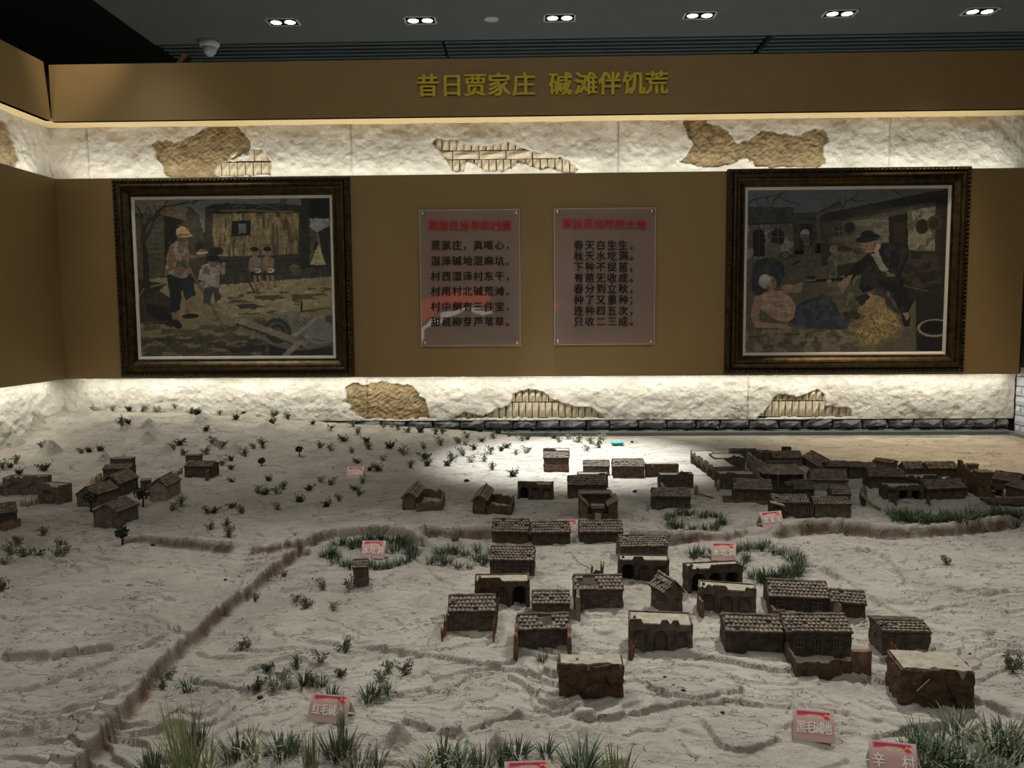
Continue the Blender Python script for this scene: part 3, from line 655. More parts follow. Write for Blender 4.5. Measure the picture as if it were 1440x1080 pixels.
# left houses
c.poly([(118, 210), (360, 212), (362, 465), (112, 482)], (60, 58, 48)); c.dapple([(118, 300), (360, 300), (362, 465), (112, 482)], (92, 90, 78), 14, 20, .52, 61)
c.poly([(120, 205), (350, 210), (366, 225), (366, 292), (118, 300)], (44, 43, 36)); 
for x in range(265, 315, 12): c.line([(x, 222), (x+8, 285)], 2.5, (24, 24, 20))
c.line([(118, 298), (366, 290)], 3, (22, 22, 18))
c.poly([(146, 470), (144, 345), (158, 325), (185, 320), (206, 335), (208, 468)], (20, 21, 20)); c.line([(178, 330), (176, 468)], 2, (40, 40, 36))
c.poly([(244, 402), (242, 345), (262, 322), (290, 320), (310, 340), (310, 402)], (22, 23, 22)); c.line([(277, 322), (277, 402)], 2, (64, 62, 52)); c.line([(244, 365), (310, 365)], 2, (64, 62, 52))
c.poly([(366, 240), (480, 236), (484, 300), (366, 298)], (50, 48, 40)); c.poly([(366, 296), (480, 298), (480, 440), (362, 436)], (44, 42, 34)); c.poly([(392, 300), (456, 300), (456, 440), (390, 436)], (30, 29, 24)); c.ell(420, 352, 24, 26, (96, 100, 96)); c.poly([(398, 352), (444, 352), (442, 380), (400, 380)], (64, 62, 48))
for x in range(372, 478, 13): c.line([(x, 262), (x, 276)], 3, (22, 22, 18))
c.poly([(480, 246), (606, 182), (612, 210), (500, 260), (505, 400), (480, 400)], (62, 58, 48)); c.line([(480, 246), (606, 182), (612, 206)], 3, (28, 28, 24))
# long house right
c.poly([(498, 262), (1174, 130), (1180, 480), (505, 450)], (50, 48, 40)); c.poly([(498, 262), (540, 240), (1172, 120), (1174, 168), (900, 232), (700, 268), (512, 292)], (36, 34, 28))
for x in range(520, 1150, 14): y = 285-(x-500)*0.19; c.line([(x, y-8), (x+3, y+4)], 2.8, (20, 19, 16))
c.poly([(618, 290), (868, 262), (870, 440), (622, 420)], (64, 60, 48)); c.dapple([(618, 290), (868, 262), (870, 440), (622, 420)], (80, 76, 62), 22, 10, .5, 71)
c.poly([(860, 265), (960, 245), (962, 440), (862, 440)], (20, 18, 15)); c.poly([(885, 300), (945, 292), (948, 436), (888, 440)], (32, 25, 20))
c.poly([(962, 240), (1110, 210), (1104, 446), (960, 442)], (88, 84, 70)); c.dapple([(962, 240), (1110, 210), (1104, 446), (960, 442)], (62, 58, 46), 16, 20, .52, 73)
c.poly([(1108, 160), (1176, 150), (1150, 975), (1140, 975), (1100, 520)], (32, 30, 24)); c.ell(1036, 318, 34, 40, (34, 28, 22)); c.ell(1100, 300, 38, 40, (46, 42, 32)); c.ell(1098, 300, 26, 28, (30, 27, 20)); c.ell(1036, 318, 24, 30, (26, 21, 17))
c.ell(656, 322, 30, 34, (40, 36, 30)); c.ell(654, 320, 20, 24, (26, 24, 20)); c.poly([(580, 318), (616, 314), (616, 360), (580, 364)], (30, 30, 28)); c.line([(598, 316), (598, 362)], 1.5, (90, 88, 76)); c.line([(580, 340), (616, 337)], 1.5, (90, 88, 76))
c.poly([(806, 182), (812, 135), (822, 115), (838, 130), (842, 176)], (70, 66, 56)); c.line([(810, 150), (838, 150)], 2, (30, 30, 26))
c.poly([(870, 440), (1110, 450), (1150, 975), (1000, 975), (1000, 720), (900, 560)], (28, 26, 21)); c.dapple([(870, 440), (1110, 450), (1140, 640), (960, 640)], (42, 38, 30), 18, 8, .52, 75)
c.poly([(505, 400), (620, 410), (700, 450), (680, 520), (505, 520)], (34, 32, 26))
# bare branches
for q in ([(118, 190), (160, 165), (215, 155), (262, 150), (300, 135)], [(240, 208), (262, 170), (300, 140), (325, 122)], [(160, 165), (175, 195), (200, 205)], [(215, 155), (230, 180), (225, 208)], [(280, 150), (320, 175), (350, 182), (395, 200)], [(617, 222), (640, 185), (690, 155), (710, 128)], [(640, 185), (630, 160)], [(660, 172), (700, 182), (730, 178)], [(870, 120), (905, 140), (940, 160)], [(905, 140), (925, 132)]): c.line(q, 3, (22, 22, 20), w2=1.1)
# cart
for k in range(4): c.line([(285+k*8, 470-k*8), (380-k*4, 470)], 2, (34, 32, 26))
c.ell(315, 462, 26, 22, (40, 38, 32)); c.ell(315, 462, 18, 15, (70, 66, 52))
# far soldier
c.poly([(416, 420), (440, 405), (468, 425), (480, 470), (478, 520), (462, 580), (430, 580), (425, 510), (414, 490)], (58, 58, 42)); c.ell(428, 398, 17, 16, (74, 60, 44)); c.ell(428, 386, 22, 9, (58, 58, 40)); c.line([(355, 514), (415, 480)], 4, (24, 22, 18)); c.line([(450, 440), (400, 490)], 8, (60, 60, 44))
c.poly([(428, 575), (470, 575), (468, 590), (424, 586)], (24, 22, 18)); c.poly([(500, 410), (545, 405), (548, 500), (505, 510)], (40, 38, 32))
# woman behind
c.poly([(160, 495), (215, 470), (275, 480), (306, 510), (312, 570), (285, 620), (240, 640), (170, 690), (135, 640), (138, 550)], (30, 34, 42)); c.dapple([(140, 500), (306, 500), (300, 620), (150, 680)], (37, 42, 50), 7, 16, .56, 77)
c.ell(246, 442, 36, 46, (78, 66, 50)); c.ell(242, 412, 32, 17, (70, 62, 52)); c.ell(234, 445, 4, 3, (24, 20, 18)); c.ell(258, 445, 4, 3, (24, 20, 18)); c.line([(246, 448), (247, 462)], 2, (56, 44, 34)); c.line([(236, 474), (258, 474)], 2, (48, 32, 28)); c.poly([(220, 480), (275, 478), (262, 500), (235, 505)], (40, 44, 50))
# soldier with rifle
c.poly([(545, 560), (620, 540), (700, 590), (705, 690), (690, 800), (640, 808), (612, 760), (590, 700), (545, 700), (536, 650)], (56, 56, 40)); c.poly([(545, 470), (600, 445), (670, 440), (718, 495), (700, 560), (640, 600), (560, 590), (530, 545)], (60, 62, 46)); c.dapple([(545, 470), (670, 440), (718, 495), (640, 800), (545, 700)], (78, 78, 56), 8, 16, .55, 79)
c.poly([(585, 520), (690, 500), (690, 560), (590, 580)], (34, 34, 26)); c.poly([(540, 600), (590, 590), (640, 760), (600, 770), (545, 700)], (66, 64, 46)); c.poly([(612, 770), (700, 760), (706, 800), (630, 812)], (38, 34, 28))
c.ell(580, 432, 31, 34, (92, 74, 52)); c.ell(586, 388, 40, 22, (66, 64, 44)); c.poly([(545, 395), (622, 400), (618, 415), (560, 415), (545, 408)], (50, 50, 36)); c.ell(566, 428, 4, 3, (20, 18, 16)); c.poly([(552, 420), (560, 420), (562, 445), (548, 442)], (92, 74, 54)); c.line([(560, 458), (574, 458)], 2, (48, 32, 26)); c.ell(600, 430, 12, 16, (40, 34, 26))
c.line([(430, 603), (500, 598), (655, 590)], 8, (16, 15, 14)); c.line([(428, 600), (470, 596)], 5, (74, 74, 72)); c.ell(545, 600, 13, 9, (104, 84, 62))
# man in black coat
c.poly([(700, 500), (770, 440), (830, 400), (920, 400), (965, 430), (960, 500), (920, 560), (950, 640), (990, 710), (960, 770), (920, 775), (860, 660), (800, 640), (720, 668), (700, 640), (720, 560), (665, 580), (660, 555)], (17, 18, 20)); c.dapple([(700, 500), (830, 400), (960, 430), (920, 560), (990, 710), (920, 775), (800, 640), (700, 640)], (28, 30, 34), 9, 14, .55, 81)
c.poly([(768, 465), (808, 450), (838, 520), (862, 545), (825, 556), (800, 520)], (88, 88, 84)); c.poly([(780, 620), (850, 680), (930, 790), (900, 780), (830, 720), (790, 680)], (40, 40, 36)); c.poly([(840, 548), (888, 568), (898, 580), (850, 578)], (84, 70, 52))
c.ell(756, 422, 33, 32, (98, 74, 54)); c.poly([(722, 410), (718, 440), (735, 452), (745, 430)], (90, 68, 50)); c.ell(742, 418, 4, 3, (20, 16, 14)); c.ell(785, 425, 14, 18, (84, 62, 46)); c.poly([(796, 405), (822, 415), (800, 455), (780, 450)], (120, 96, 80)); c.line([(724, 438), (740, 440)], 2, (40, 26, 22))
c.ell(750, 378, 64, 20, (14, 14, 15), rot=-.18); c.ell(752, 358, 36, 22, (16, 16, 17)); c.line([(690, 395), (812, 372)], 2.5, (30, 31, 33))
c.line([(700, 520), (650, 590)], 20, (18, 19, 21)); c.poly([(640, 575), (668, 570), (650, 620), (620, 642), (590, 628), (600, 610)], (104, 84, 62)); c.poly([(925, 770), (960, 765), (972, 800), (965, 845), (940, 848), (925, 810)], (22, 20, 19)); c.poly([(930, 775), (958, 770), (965, 800), (950, 815)], (96, 94, 88))
# lying man
c.poly([(400, 710), (520, 670), (560, 690), (610, 790), (560, 800), (655, 815), (650, 860), (560, 862), (430, 850), (330, 820), (352, 760)], (34, 40, 50)); c.dapple([(352, 740), (540, 680), (610, 790), (655, 820), (640, 860), (340, 830)], (42, 50, 61), 10, 12, .54, 83)
c.poly([(172, 680), (215, 655), (290, 650), (345, 690), (370, 740), (355, 800), (320, 820), (270, 810), (215, 770), (165, 740), (148, 720)], (124, 98, 70)); c.dapple([(172, 680), (290, 650), (370, 740), (320, 820), (215, 770)], (112, 87, 62), 10, 14, .54, 85)
c.line([(170, 700), (150, 780), (165, 830)], 24, (112, 84, 60), w2=18); c.line([(160, 832), (240, 838), (320, 840)], 15, (118, 90, 64), w2=11); c.poly([(290, 825), (350, 850), (340, 868), (300, 864), (270, 842)], (108, 82, 60)); c.line([(330, 640), (395, 620), (385, 650), (310, 655)], 11, (112, 82, 58)); c.poly([(290, 625), (340, 612), (362, 630), (350, 655), (300, 645)], (118, 92, 66))
c.ell(240, 615, 26, 42, (104, 76, 56)); c.ell(208, 600, 34, 38, (104, 104, 98)); c.ell(205, 590, 26, 24, (124, 124, 116)); c.ell(222, 630, 9, 12, (96, 66, 48)); c.ell(250, 604, 4, 3, (24, 18, 16)); c.poly([(258, 600), (268, 620), (258, 626)], (104, 76, 54)); c.line([(248, 640), (262, 638)], 2, (56, 34, 28)); c.line([(240, 598), (256, 594)], 2, (46, 36, 30))
c.poly([(640, 850), (665, 815), (720, 800), (712, 850), (690, 876), (655, 872)], (98, 72, 52)); c.line([(240, 720), (270, 735), (300, 725)], 2, (84, 62, 44)); c.line([(215, 690), (250, 680), (290, 690)], 2, (84, 62, 44)); c.ell(355, 745, 3, 3, (60, 42, 32))
# grain sack and spilled grain
c.poly([(690, 700), (760, 670), (830, 690), (850, 740), (830, 770), (740, 790), (690, 770), (700, 735)], (104, 84, 54)); c.poly([(680, 690), (740, 668), (762, 690), (710, 740)], (26, 26, 24))
c.poly([(720, 800), (840, 745), (900, 780), (935, 850), (920, 905), (860, 925), (790, 975), (700, 975), (660, 920)], (82, 74, 52)); c.poly([(730, 800), (835, 745), (890, 780), (925, 850), (880, 890), (790, 940), (720, 950), (665, 910), (690, 870)], (104, 84, 44)); c.dapple([(730, 800), (835, 745), (890, 780), (925, 850), (790, 940), (665, 910)], (136, 112, 60), 2, 2, .56, 87); c.dapple([(730, 800), (835, 745), (925, 850), (790, 940), (665, 910)], (84, 64, 30), 4, 4, .6, 89)
# pavers and pot
for q in ([(120, 900), (300, 880), (420, 890)], [(180, 960), (320, 930), (520, 925)], [(250, 880), (330, 930)], [(420, 890), (520, 925), (640, 960)], [(360, 960), (420, 935)], [(520, 870), (600, 905), (670, 915)]): c.line(q, 2.2, (40, 38, 28))
c.dapple([(96, 860), (700, 860), (700, 985), (96, 985)], (92, 84, 60), 16, 14, .55, 91)
c.poly([(1018, 870), (1138, 880), (1138, 980), (1018, 980)], (24, 23, 21)); c.ell(1098, 856, 90, 48, (92, 90, 80)); c.ell(1098, 854, 76, 38, (18, 18, 17)); c.ell(1098, 620, 34, 14, (44, 40, 32)); c.poly([(1064, 620), (1132, 620), (1120, 680), (1078, 680)], (30, 28, 23))
c.line([(940, 630), (1000, 645), (1070, 660)], 2.5, (66, 60, 48))
PAINT2 = c.rgba()

def framed(px_tl, px_br, rgba, label, pnt):
    a = aty(px_tl[0], px_tl[1], YF); b = aty(px_br[0], px_br[1], YF)
    x0, z1_, x1, z0_ = a[0], a[2], b[0], b[2]
    W_, H_ = x1-x0, z1_-z0_
    t = tag(empty('framed_painting', ((x0+x1)/2, YF-0.001, z0_)), label, 'painting')
    def rect_ring(prof, name, m, smooth=False):
        mb = MB(); n = len(prof); V = []
        for (o, y) in prof:
            V += [(-W_/2+o, -y, o), (W_/2-o, -y, o), (W_/2-o, -y, H_-o), (-W_/2+o, -y, H_-o)]
        F = []
        for i in range(n-1):
            for k in range(4):
                F.append((i*4+k, i*4+(k+1) % 4, (i+1)*4+(k+1) % 4, (i+1)*4+k))
        return mb.add(V, F).build(name, m, t, smooth=smooth)
    rect_ring([(0.0, 0.0), (0.0, 0.028), (0.004, 0.034), (0.024, 0.034), (0.027, 0.028)], 'outer_moulding', M['gold_dark'])
    rect_ring([(0.027, 0.028), (0.030, 0.046), (0.040, 0.050), (0.050, 0.046), (0.053, 0.040), (0.060, 0.042), (0.070, 0.036), (0.082, 0.026), (0.084, 0.022), (0.090, 0.024), (0.094, 0.018)], 'frame', M['gold'])
    rect_ring([(0.094, 0.020), (0.097, 0.021), (0.108, 0.017), (0.110, 0.012)], 'liner', M['liner'])
    # rope of beads round the outer edge
    bd = MB(); s = 0.0215
    def bead(cx, cz, horiz):
        V = []; R_ = [(0, .0105), (.6, .008), (1, 0)]
        a_, b_ = (0.0085, 0.0115) if not horiz else (0.0085, 0.0115)
        V = [(cx, -0.047, cz)]; n = 6
        for q, (rr, yy) in enumerate(((.62, .044), (1.0, .034))):
            for k in range(n):
                an = 2*math.pi*k/n+.5; dx, dz = math.cos(an)*0.0078*rr, math.sin(an)*0.0105*rr
                if horiz: dx, dz = dz+dx*.5, dx
                else: dz = dz+dx*.5
                V.append((cx+dx, -yy, cz+dz))
        F = [(0, 1+k, 1+(k+1) % n) for k in range(n)]+[(1+k, 1+n+k, 1+n+(k+1) % n, 1+(k+1) % n) for k in range(n)]
        bd.add(V, F)
    n = int(W_/s)
    for k in range(n):
        x = -W_/2+(k+.5)*W_/n
        bead(x, 0.014, True); bead(x, H_-0.014, True)
    n = int(H_/s)
    for k in range(1, n-1):
        z = (k+.5)*H_/n
        bead(-W_/2+0.014, z, False); bead(W_/2-0.014, z, False)
    tag(bd.build('beading', M['gold_dark'], t), kind='stuff')
    o_ = 0.108; hh, ww = rgba.shape[:2]
    xs_ = np.linspace(-W_/2+o_, W_/2-o_, ww); zs_ = np.linspace(H_-o_, o_, hh)
    X, Z = np.meshgrid(xs_, zs_); P = np.stack([X, np.full(X.shape, -0.013)-0.0006*(fbm(X*90, Z*220, 2, 4)), Z], -1)
    me = grid_mesh('canvas', P[::-1], colors=rgba[::-1])
    link('canvas', me, M['paint'], t)
    return t
framed((161, 253), (499, 528), PAINT1, 'gold framed village painting with old man, children and stone roller', 1)
framed((1022, 239), (1351, 523), PAINT2, 'gold framed painting of man on the ground, soldiers and spilled grain', 2)

# ================================================================== ACRYLIC SHEETS
def sheet(tl, br, label, title, tcy, lines, lys, lsize_px, lx0, ladv, tx, tsize):
    a = aty(tl[0], tl[1], YF); b = aty(br[0], br[1], YF)
    W_, H_ = b[0]-a[0], a[2]-b[2]; cx, z0_ = (a[0]+b[0])/2, b[2]
    t = tag(empty('acrylic_notice', (cx, YF-0.012, z0_)), label, 'sign')
    nx, nz = 61, 81
    X, Z = np.meshgrid(np.linspace(-W_/2, W_/2, nx), np.linspace(0, H_, nz))
    U, V = X/(W_/2), Z/H_*2-1
    bow = 0.010*(1-U**2)*(1-V**2)+0.0018*(fbm(X*7+tl[0], Z*5, 3, 6)-.5)
    corner = (np.abs(U)**6)*(np.abs(V)**6)
    Y = -0.002-bow*(1-corner)
    P = np.stack([X, Y, Z], -1); B = P.copy(); B[..., 1] += 0.003
    me = grid_mesh('sheet', P)
    o = link('sheet', me, M['acrylic'], t)
    e = MB()
    for (x0_, x1_, z0__, z1__) in ((-W_/2, -W_/2+0.0015, 0, H_), (W_/2-0.0015, W_/2, 0, H_), (-W_/2, W_/2, 0, 0.0015), (-W_/2, W_/2, H_-0.0015, H_)):
        e.box(x0_, x1_, -0.003, 0.001, z0__, z1__)
    e.build('sheet_edge', M['card'], t)
    for sx in (-1, 1):
        for sz in (0.018, H_-0.018):
            MB().lathe([(0.001, 0.012), (0.009, 0.011), (0.010, 0.006), (0.010, -0.012), (0.001, -0.012)], (0, 0, 0), 16, Matrix.Rotation(math.pi/2, 4, 'X')).build('stud', M['chrome'], t, loc=(sx*(W_/2-0.018), -0.002, sz), smooth=True)
    def addline(body, cyp, size, x_first, adv, m, off, nm):
        # one mesh per line, characters on an even pitch
        mb = []
        root = None
        Vs = []; Fs = []; n = 0
        for i, ch in enumerate(body):
            if ch == ' ': continue
            me_ = text_mesh(ch, size, 0.0008, off)
            p = aty(x_first+adv*i, cyp, YF-0.016)
            k = len(me_.vertices); a_ = np.empty(k*3, np.float32); me_.vertices.foreach_get('co', a_); a_ = a_.reshape(-1, 3)
            dx, dz = p[0]-cx, p[2]-z0_
            if ch in '，。；': dx -= size*.28
            if ch in '，。；': pass
            Vs += [(v[0]+dx, -v[2]-0.0165, v[1]+dz) for v in a_.tolist()]
            Fs += [tuple(i_+n for i_ in pl.vertices) for pl in me_.polygons]; n += k
            bpy.data.meshes.remove(me_)
        me = bpy.data.meshes.new(nm); me.from_pydata(Vs, [], Fs); me.update()
        link(nm, me, m, t)
    addline(title, tcy, tsize, tx[0], tx[1], M['redtext'], 0.0010, 'title_lettering')
    for body, y in zip(lines, lys):
        addline(body, y, lsize_px, lx0, ladv, M['blacktext'], 0.0006, 'text_line')
    return t
sheet((590, 296), (732, 486), 'left clear acrylic notice with red heading and six widely spaced black lines', '贾家庄当年的村景', 318,
      ['贾家庄，真呕心，', '湿泽碱地沤麻坑。', '村西湿泽村东干，', '村南村北碱荒滩。', '村中倒有三件宝，', '甜苣柳芽芦苇草。'],
      [346, 368, 389.5, 410.5, 432, 453.5], 0.053, 613, 14.95, (609, 14.8), 0.055)
sheet((779, 294), (920, 484), 'right clear acrylic notice with red heading and eight close black lines', '贾家庄当时的土地', 316,
      ['春天白生生，', '秋天水圪洞。', '下种不捉苗，', '有苗无收成。', '春分到立秋，', '种了又重种；', '连种四五次，', '只收二三成。'],
      [346, 361, 376.5, 392, 407, 422.5, 438, 453], 0.053, 813.5, 15.6, (797, 14.9), 0.055)

# ================================================================== SAND TABLE
Z0 = 0.935
TY0, TY1, TX0, TX1 = 0.93, RYB-0.004, RXL+0.004, 2.590
def seg_dist(X, Y, pts, reach):
    """unsigned distance, signed side (+ = left of travel), and run 0..1 along a polyline"""
    D = np.full(X.shape, 9.0); S = np.zeros(X.shape); T = np.zeros(X.shape)
    n = len(pts)-1
    xs_ = [p[0] for p in pts]; ys_ = [p[1] for p in pts]
    mk = (X > min(xs_)-reach) & (X < max(xs_)+reach) & (Y > min(ys_)-reach) & (Y < max(ys_)+reach)
    if not mk.any(): return D, S, T
    x, y = X[mk], Y[mk]; d = np.full(x.shape, 9.0); s = np.zeros(x.shape); t_ = np.zeros(x.shape)
    for i in range(n):
        (x0, y0), (x1, y1) = pts[i], pts[i+1]; dx, dy = x1-x0, y1-y0; L2 = dx*dx+dy*dy+1e-12
        t = np.clip(((x-x0)*dx+(y-y0)*dy)/L2, 0, 1); ex, ey = x-x0-t*dx, y-y0-t*dy
        q = np.hypot(ex, ey); b = q < d
        d = np.where(b, q, d); s = np.where(b, np.sign(dx*ey-dy*ex), s); t_ = np.where(b, (i+t)/n, t_)
    D[mk] = d; S[mk] = s; T[mk] = t_
    return D, S, T
def W(pts, z=Z0): return [tuple(at(px, py, z)[:2]) for px, py in pts]
def smooth_pl(pts, k=3):
    P = [np.array(p, float) for p in pts]; out = []
    for i in range(len(P)-1):
        p0 = P[max(i-1, 0)]; p1 = P[i]; p2 = P[i+1]; p3 = P[min(i+2, len(P)-1)]
        for j in range(k):
            t = j/k; out.append(tuple(.5*((2*p1)+(-p0+p2)*t+(2*p0-5*p1+4*p2-p3)*t*t+(-p0+3*p1-3*p2+p3)*t**3)))
    out.append(tuple(P[-1])); return out
# raised road: pixel run from the near left corner up to the pond and over its far rim
road = smooth_pl(W([(55,1115),(86,1080),(121,1040),(170,980),(218,925),(269,880),(300,853),(334,829),(370,801),(403,776),(432,756),(462,747),(500,741),(545,740),(578,745),(592,752)]))
# banks that drop towards the viewer (travel left to right; near side is on the right of travel)
banks = [
    ([(168,760),(200,756),(240,762),(290,768),(335,770)], .018, .02),
    ([(350,773),(395,771),(440,768)], .016, .02),
    ([(590,750),(640,748),(690,748),(742,746)], .026, .02),
    ([(878,752),(930,757),(980,757),(1020,753),(1055,745)], .026, .02),
    ([(1078,752),(1110,746),(1160,742),(1200,746),(1240,751),(1280,750),(1330,747),(1380,742),(1445,733)], .030, .022),
    ([(425,893),(470,899),(520,905),(560,913),(620,921),(680,930),(740,940),(800,944)], .008, .012),
    ([(0,918),(40,919),(85,918),(120,912),(165,905)], .0125, .016),
    ([(940,915),(1020,928),(1080,936),(1150,942),(1230,950),(1290,962)], .008, .012),
    ([(745,968),(755,990),(790,996),(830,990),(870,982)], .006, .012),
    ([(790,1002),(850,1006),(900,998),(950,990),(1010,985),(1080,990),(1130,996)], .007, .012),
    ([(905,962),(940,975),(980,984),(1020,976),(1050,965)], .007, .010),
    ([(985,1008),(1000,1030),(1020,1050),(1060,1052),(1100,1036)], .008, .012),
    ([(560,1010),(600,1022),(640,1028),(690,1010),(740,1003)], .008, .012),
    ([(520,985),(560,975),(600,968),(640,972)], .005, .01),
    ([(1340,973),(1380,980),(1420,995),(1450,1015)], .010, .012),
    ([(1105,772),(1150,792),(1190,818),(1240,848),(1290,872)], .006, .01),
    ([(1200,772),(1235,778),(1262,800),(1275,822)], .010, .012),
    ([(1330,822),(1360,830),(1395,832),(1420,826)], .010, .012),
    ([(270,905),(330,915),(400,912),(450,905)], .005, .01),
    ([(265,940),(320,955),(370,965),(420,955)], .006, .01),
    ([(20,975),(80,955),(150,930),(215,905),(255,884)], .008, .010),
    ([(0,1035),(40,1030),(90,1010)], .009, .012),
    ([(90,1000),(130,985),(170,975),(200,960)], .005, .01),
    ([(180,840),(210,834),(250,840)], .004, .008),
    ([(0,800),(60,780),(120,768),(165,762)], .005, .01),
    ([(600,800),(640,820),(690,812),(700,800)], .005, .01),
    ([(1225,1038),(1250,1026),(1290,1018),(1340,1012)], .008, .012),
    ([(1100,1028),(1130,1005),(1160,1012),(1190,1030)], .006, .01),
]
banks = [(smooth_pl(W(p)), h*(1.0 if h <= .0125 else 1), w_) for p, h, w_ in banks]
tracks = [smooth_pl(W(p)) for p in ([(478,602),(440,625),(400,650),(350,690),(300,722),(262,735)], [(492,603),(455,627),(415,652),(368,690),(320,722)], [(340,770),(335,790),(330,810)], [(592,752),(604,772),(606,790),(615,805)], [(668,620),(655,645),(640,665),(632,690),(622,705)], [(1075,742),(1110,775),(1180,815)])]
mounds = [(150,591,34,.045),(120,604,26,.03),(205,590,30,.03),(255,598,30,.028),(86,600,24,.045),(50,610,30,.045),(70,628,34,.04),(20,622,30,.035),(210,610,22,.025),(228,598,18,.02),
          (146,634,20,.028),(174,637,18,.028),(208,618,26,.03),(235,626,20,.026),(176,612,18,.02),(286,605,30,.024),(330,625,26,.03),(232,642,20,.012),(300,618,18,.015),(350,600,26,.014),
          (375,607,26,.016),(394,600,24,.016),(420,604,24,.014),(248,594,14,.01),(92,645,30,.012),(545,612,26,.012),(985,600,50,.014),(1090,604,70,.016),(1180,602,60,.016),(1330,604,60,.012),
          (560,1035,40,.018),(700,1040,34,.016),(820,1030,50,.012),(250,1000,60,.012)]
ponds = [(522,778,.115,.050,.010),(650,782,.085,.045,.010),(985,735,.10,.055,.010),(1065,795,.13,.075,.012)]
def terrain(X, Y):
    H = np.full(X.shape, Z0)
    clay = np.zeros(X.shape)
    # back-left rise
    H += 0.085*sst(-0.7, -2.4, X)*sst(3.6, 4.4, Y)+0.05*sst(0.1, -1.0, X)*sst(3.9, 4.45, Y)+0.012*sst(3.4, 4.3, Y)*sst(2.0, -1, X)
    H += 0.018*(fbm(X*1.3+3, Y*1.7, 3, 1)-.5)
    # layered, flaky ledges
    n = fbm(X*1.9+.35*Y, Y*3.0, 4, 101)*15; fl = np.floor(n); fr = n-fl
    near = sst(3.6, 2.2, Y)*.8+.2
    H += near*0.0095*(sst(0.92, 0.995, fr)-fr)*(0.15+1.3*vnoise(X*3, Y*3, 77))
    n = fbm(X*4.5+7, Y*8, 4, 131)*9; fr = n-np.floor(n)
    H += near*0.0050*(sst(0.9, 1.0, fr)-fr)*vnoise(X*5, Y*5, 78)*1.6
    H += 0.0066*(fbm(X*13, Y*20, 5, 151)-.5)+0.0042*(fbm(X*60, Y*75, 3, 171)-.5)
    # faint rills running towards the back wall on the left
    H += 0.0030*np.abs(fbm((X+Y*.75)*9, (Y-X*.3)*1.4, 3, 191)-.5)*-2*sst(.2, -.6, X)
    for pts, h, w_ in banks:
        D, S, T = seg_dist(X, Y, pts, .4)
        j = D+0.006*(fbm(X*34, Y*40, 3, 201)-.5)
        end = sst(0, .08, T)*sst(1, .92, T)
        hh = h*(.7+.6*vnoise(X*7, Y*7, 211))*end
        sm = h <= .0125
        up = np.where(S > 0, np.exp(-(j/(w_*(3.0 if sm else 2.2)))**2), np.exp(-(j/(w_*(0.16 if sm else 0.38)))**2))
        dn = np.where(S < 0, (-0.35 if sm else -0.55)*np.exp(-((j-w_*.5)/(w_*1.3))**2), 0)
        H += hh*(up+dn)
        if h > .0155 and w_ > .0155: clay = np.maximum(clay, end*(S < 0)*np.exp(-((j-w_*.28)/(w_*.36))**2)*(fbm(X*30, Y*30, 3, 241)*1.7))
    D, S, T = seg_dist(X, Y, road, .5)
    j = D+0.006*(fbm(X*14, Y*14, 2, 221)-.5)
    wd = 0.019
    H -= 0.004*np.exp(-((j-wd-.005)/.004)**2)*(S > 0)
    H += 0.015*sst(wd+.006, wd-.003, j)*(.9+.2*vnoise(X*9, Y*9, 5))
    rt = (S < 0)
    H += np.where(rt, -0.015*sst(.30, wd, j)*sst(wd-.003, wd+.005, j), 0.008*sst(.10, wd, j)*sst(wd-.004, wd+.004, j))
    H -= np.where(j < wd, .003*np.exp(-(j/.010)**2), 0)
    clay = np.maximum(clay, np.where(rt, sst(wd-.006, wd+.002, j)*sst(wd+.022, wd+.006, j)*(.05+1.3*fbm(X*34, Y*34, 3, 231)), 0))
    for pts in tracks:
        D, S, T = seg_dist(X, Y, pts, .2); H -= 0.004*np.exp(-(D/.018)**2)*sst(0, .1, T)*sst(1, .9, T)
    for (px, py, wpx, h) in mounds:
        c_ = at(px, py+6, Z0+.03 if px < 420 and py < 700 else Z0); r_ = wpx/FOC*c_[1]*.52; h = h*1.45
        d = np.hypot(X-c_[0], (Y-c_[1])*.8); H += 1.5*h*.62*np.maximum(0, 1-d/r_)**1.0*sst(0, .35, 1-d/r_)+h*.35*np.exp(-(d/r_*1.2)**2)
    for (px, py, rx, ry, h) in ponds:
        c_ = at(px, py, Z0); d = np.hypot((X-c_[0])/(rx*1.5), (Y-c_[1])/(ry*3.2)); d = d+.15*(vnoise(X*14, Y*14, 9)-.5)
        H -= h*sst(1.05, .75, d); H += h*.35*np.exp(-((d-1.08)/.12)**2)
    rim = np.maximum(sst(TY1-.14, TY1-.07, Y)*sst(-.25, .0, X), sst(TX1-.10, TX1-.04, X))
    H = H*(1-rim)+np.minimum(H, 0.934)*rim
    return H, np.clip(clay, 0, 1)
def nonuni(a, b, fine_a, fine_b, s1, s2):
    xs_ = [a]
    while xs_[-1] < b:
        x = xs_[-1]; xs_.append(x+(s1 if fine_a < x < fine_b else s2))
    xs_[-1] = b; return np.array(xs_)
NU, UI = 880, 0.88
ys_ = [TY0]
while ys_[-1] < TY1: ys_.append(ys_[-1]+0.0021*(ys_[-1]/1.2)**1.3)
ys_[-1] = TY1; GY = np.array(ys_)
def x_of(u, y):
    hw_ = np.minimum(.70*y, 2.50); a = np.abs(u)
    edge = np.where(u < 0, -TX0, TX1)
    return np.sign(u)*np.where(a < UI, a/UI*hw_, hw_+(edge-hw_)*(a-UI)/(1-UI))
def u_of(x, y):
    hw_ = min(.70*y, 2.50); a = abs(x); edge = -TX0 if x < 0 else TX1
    return math.copysign(a/hw_*UI if a < hw_ else UI+(a-hw_)/(edge-hw_)*(1-UI), x)
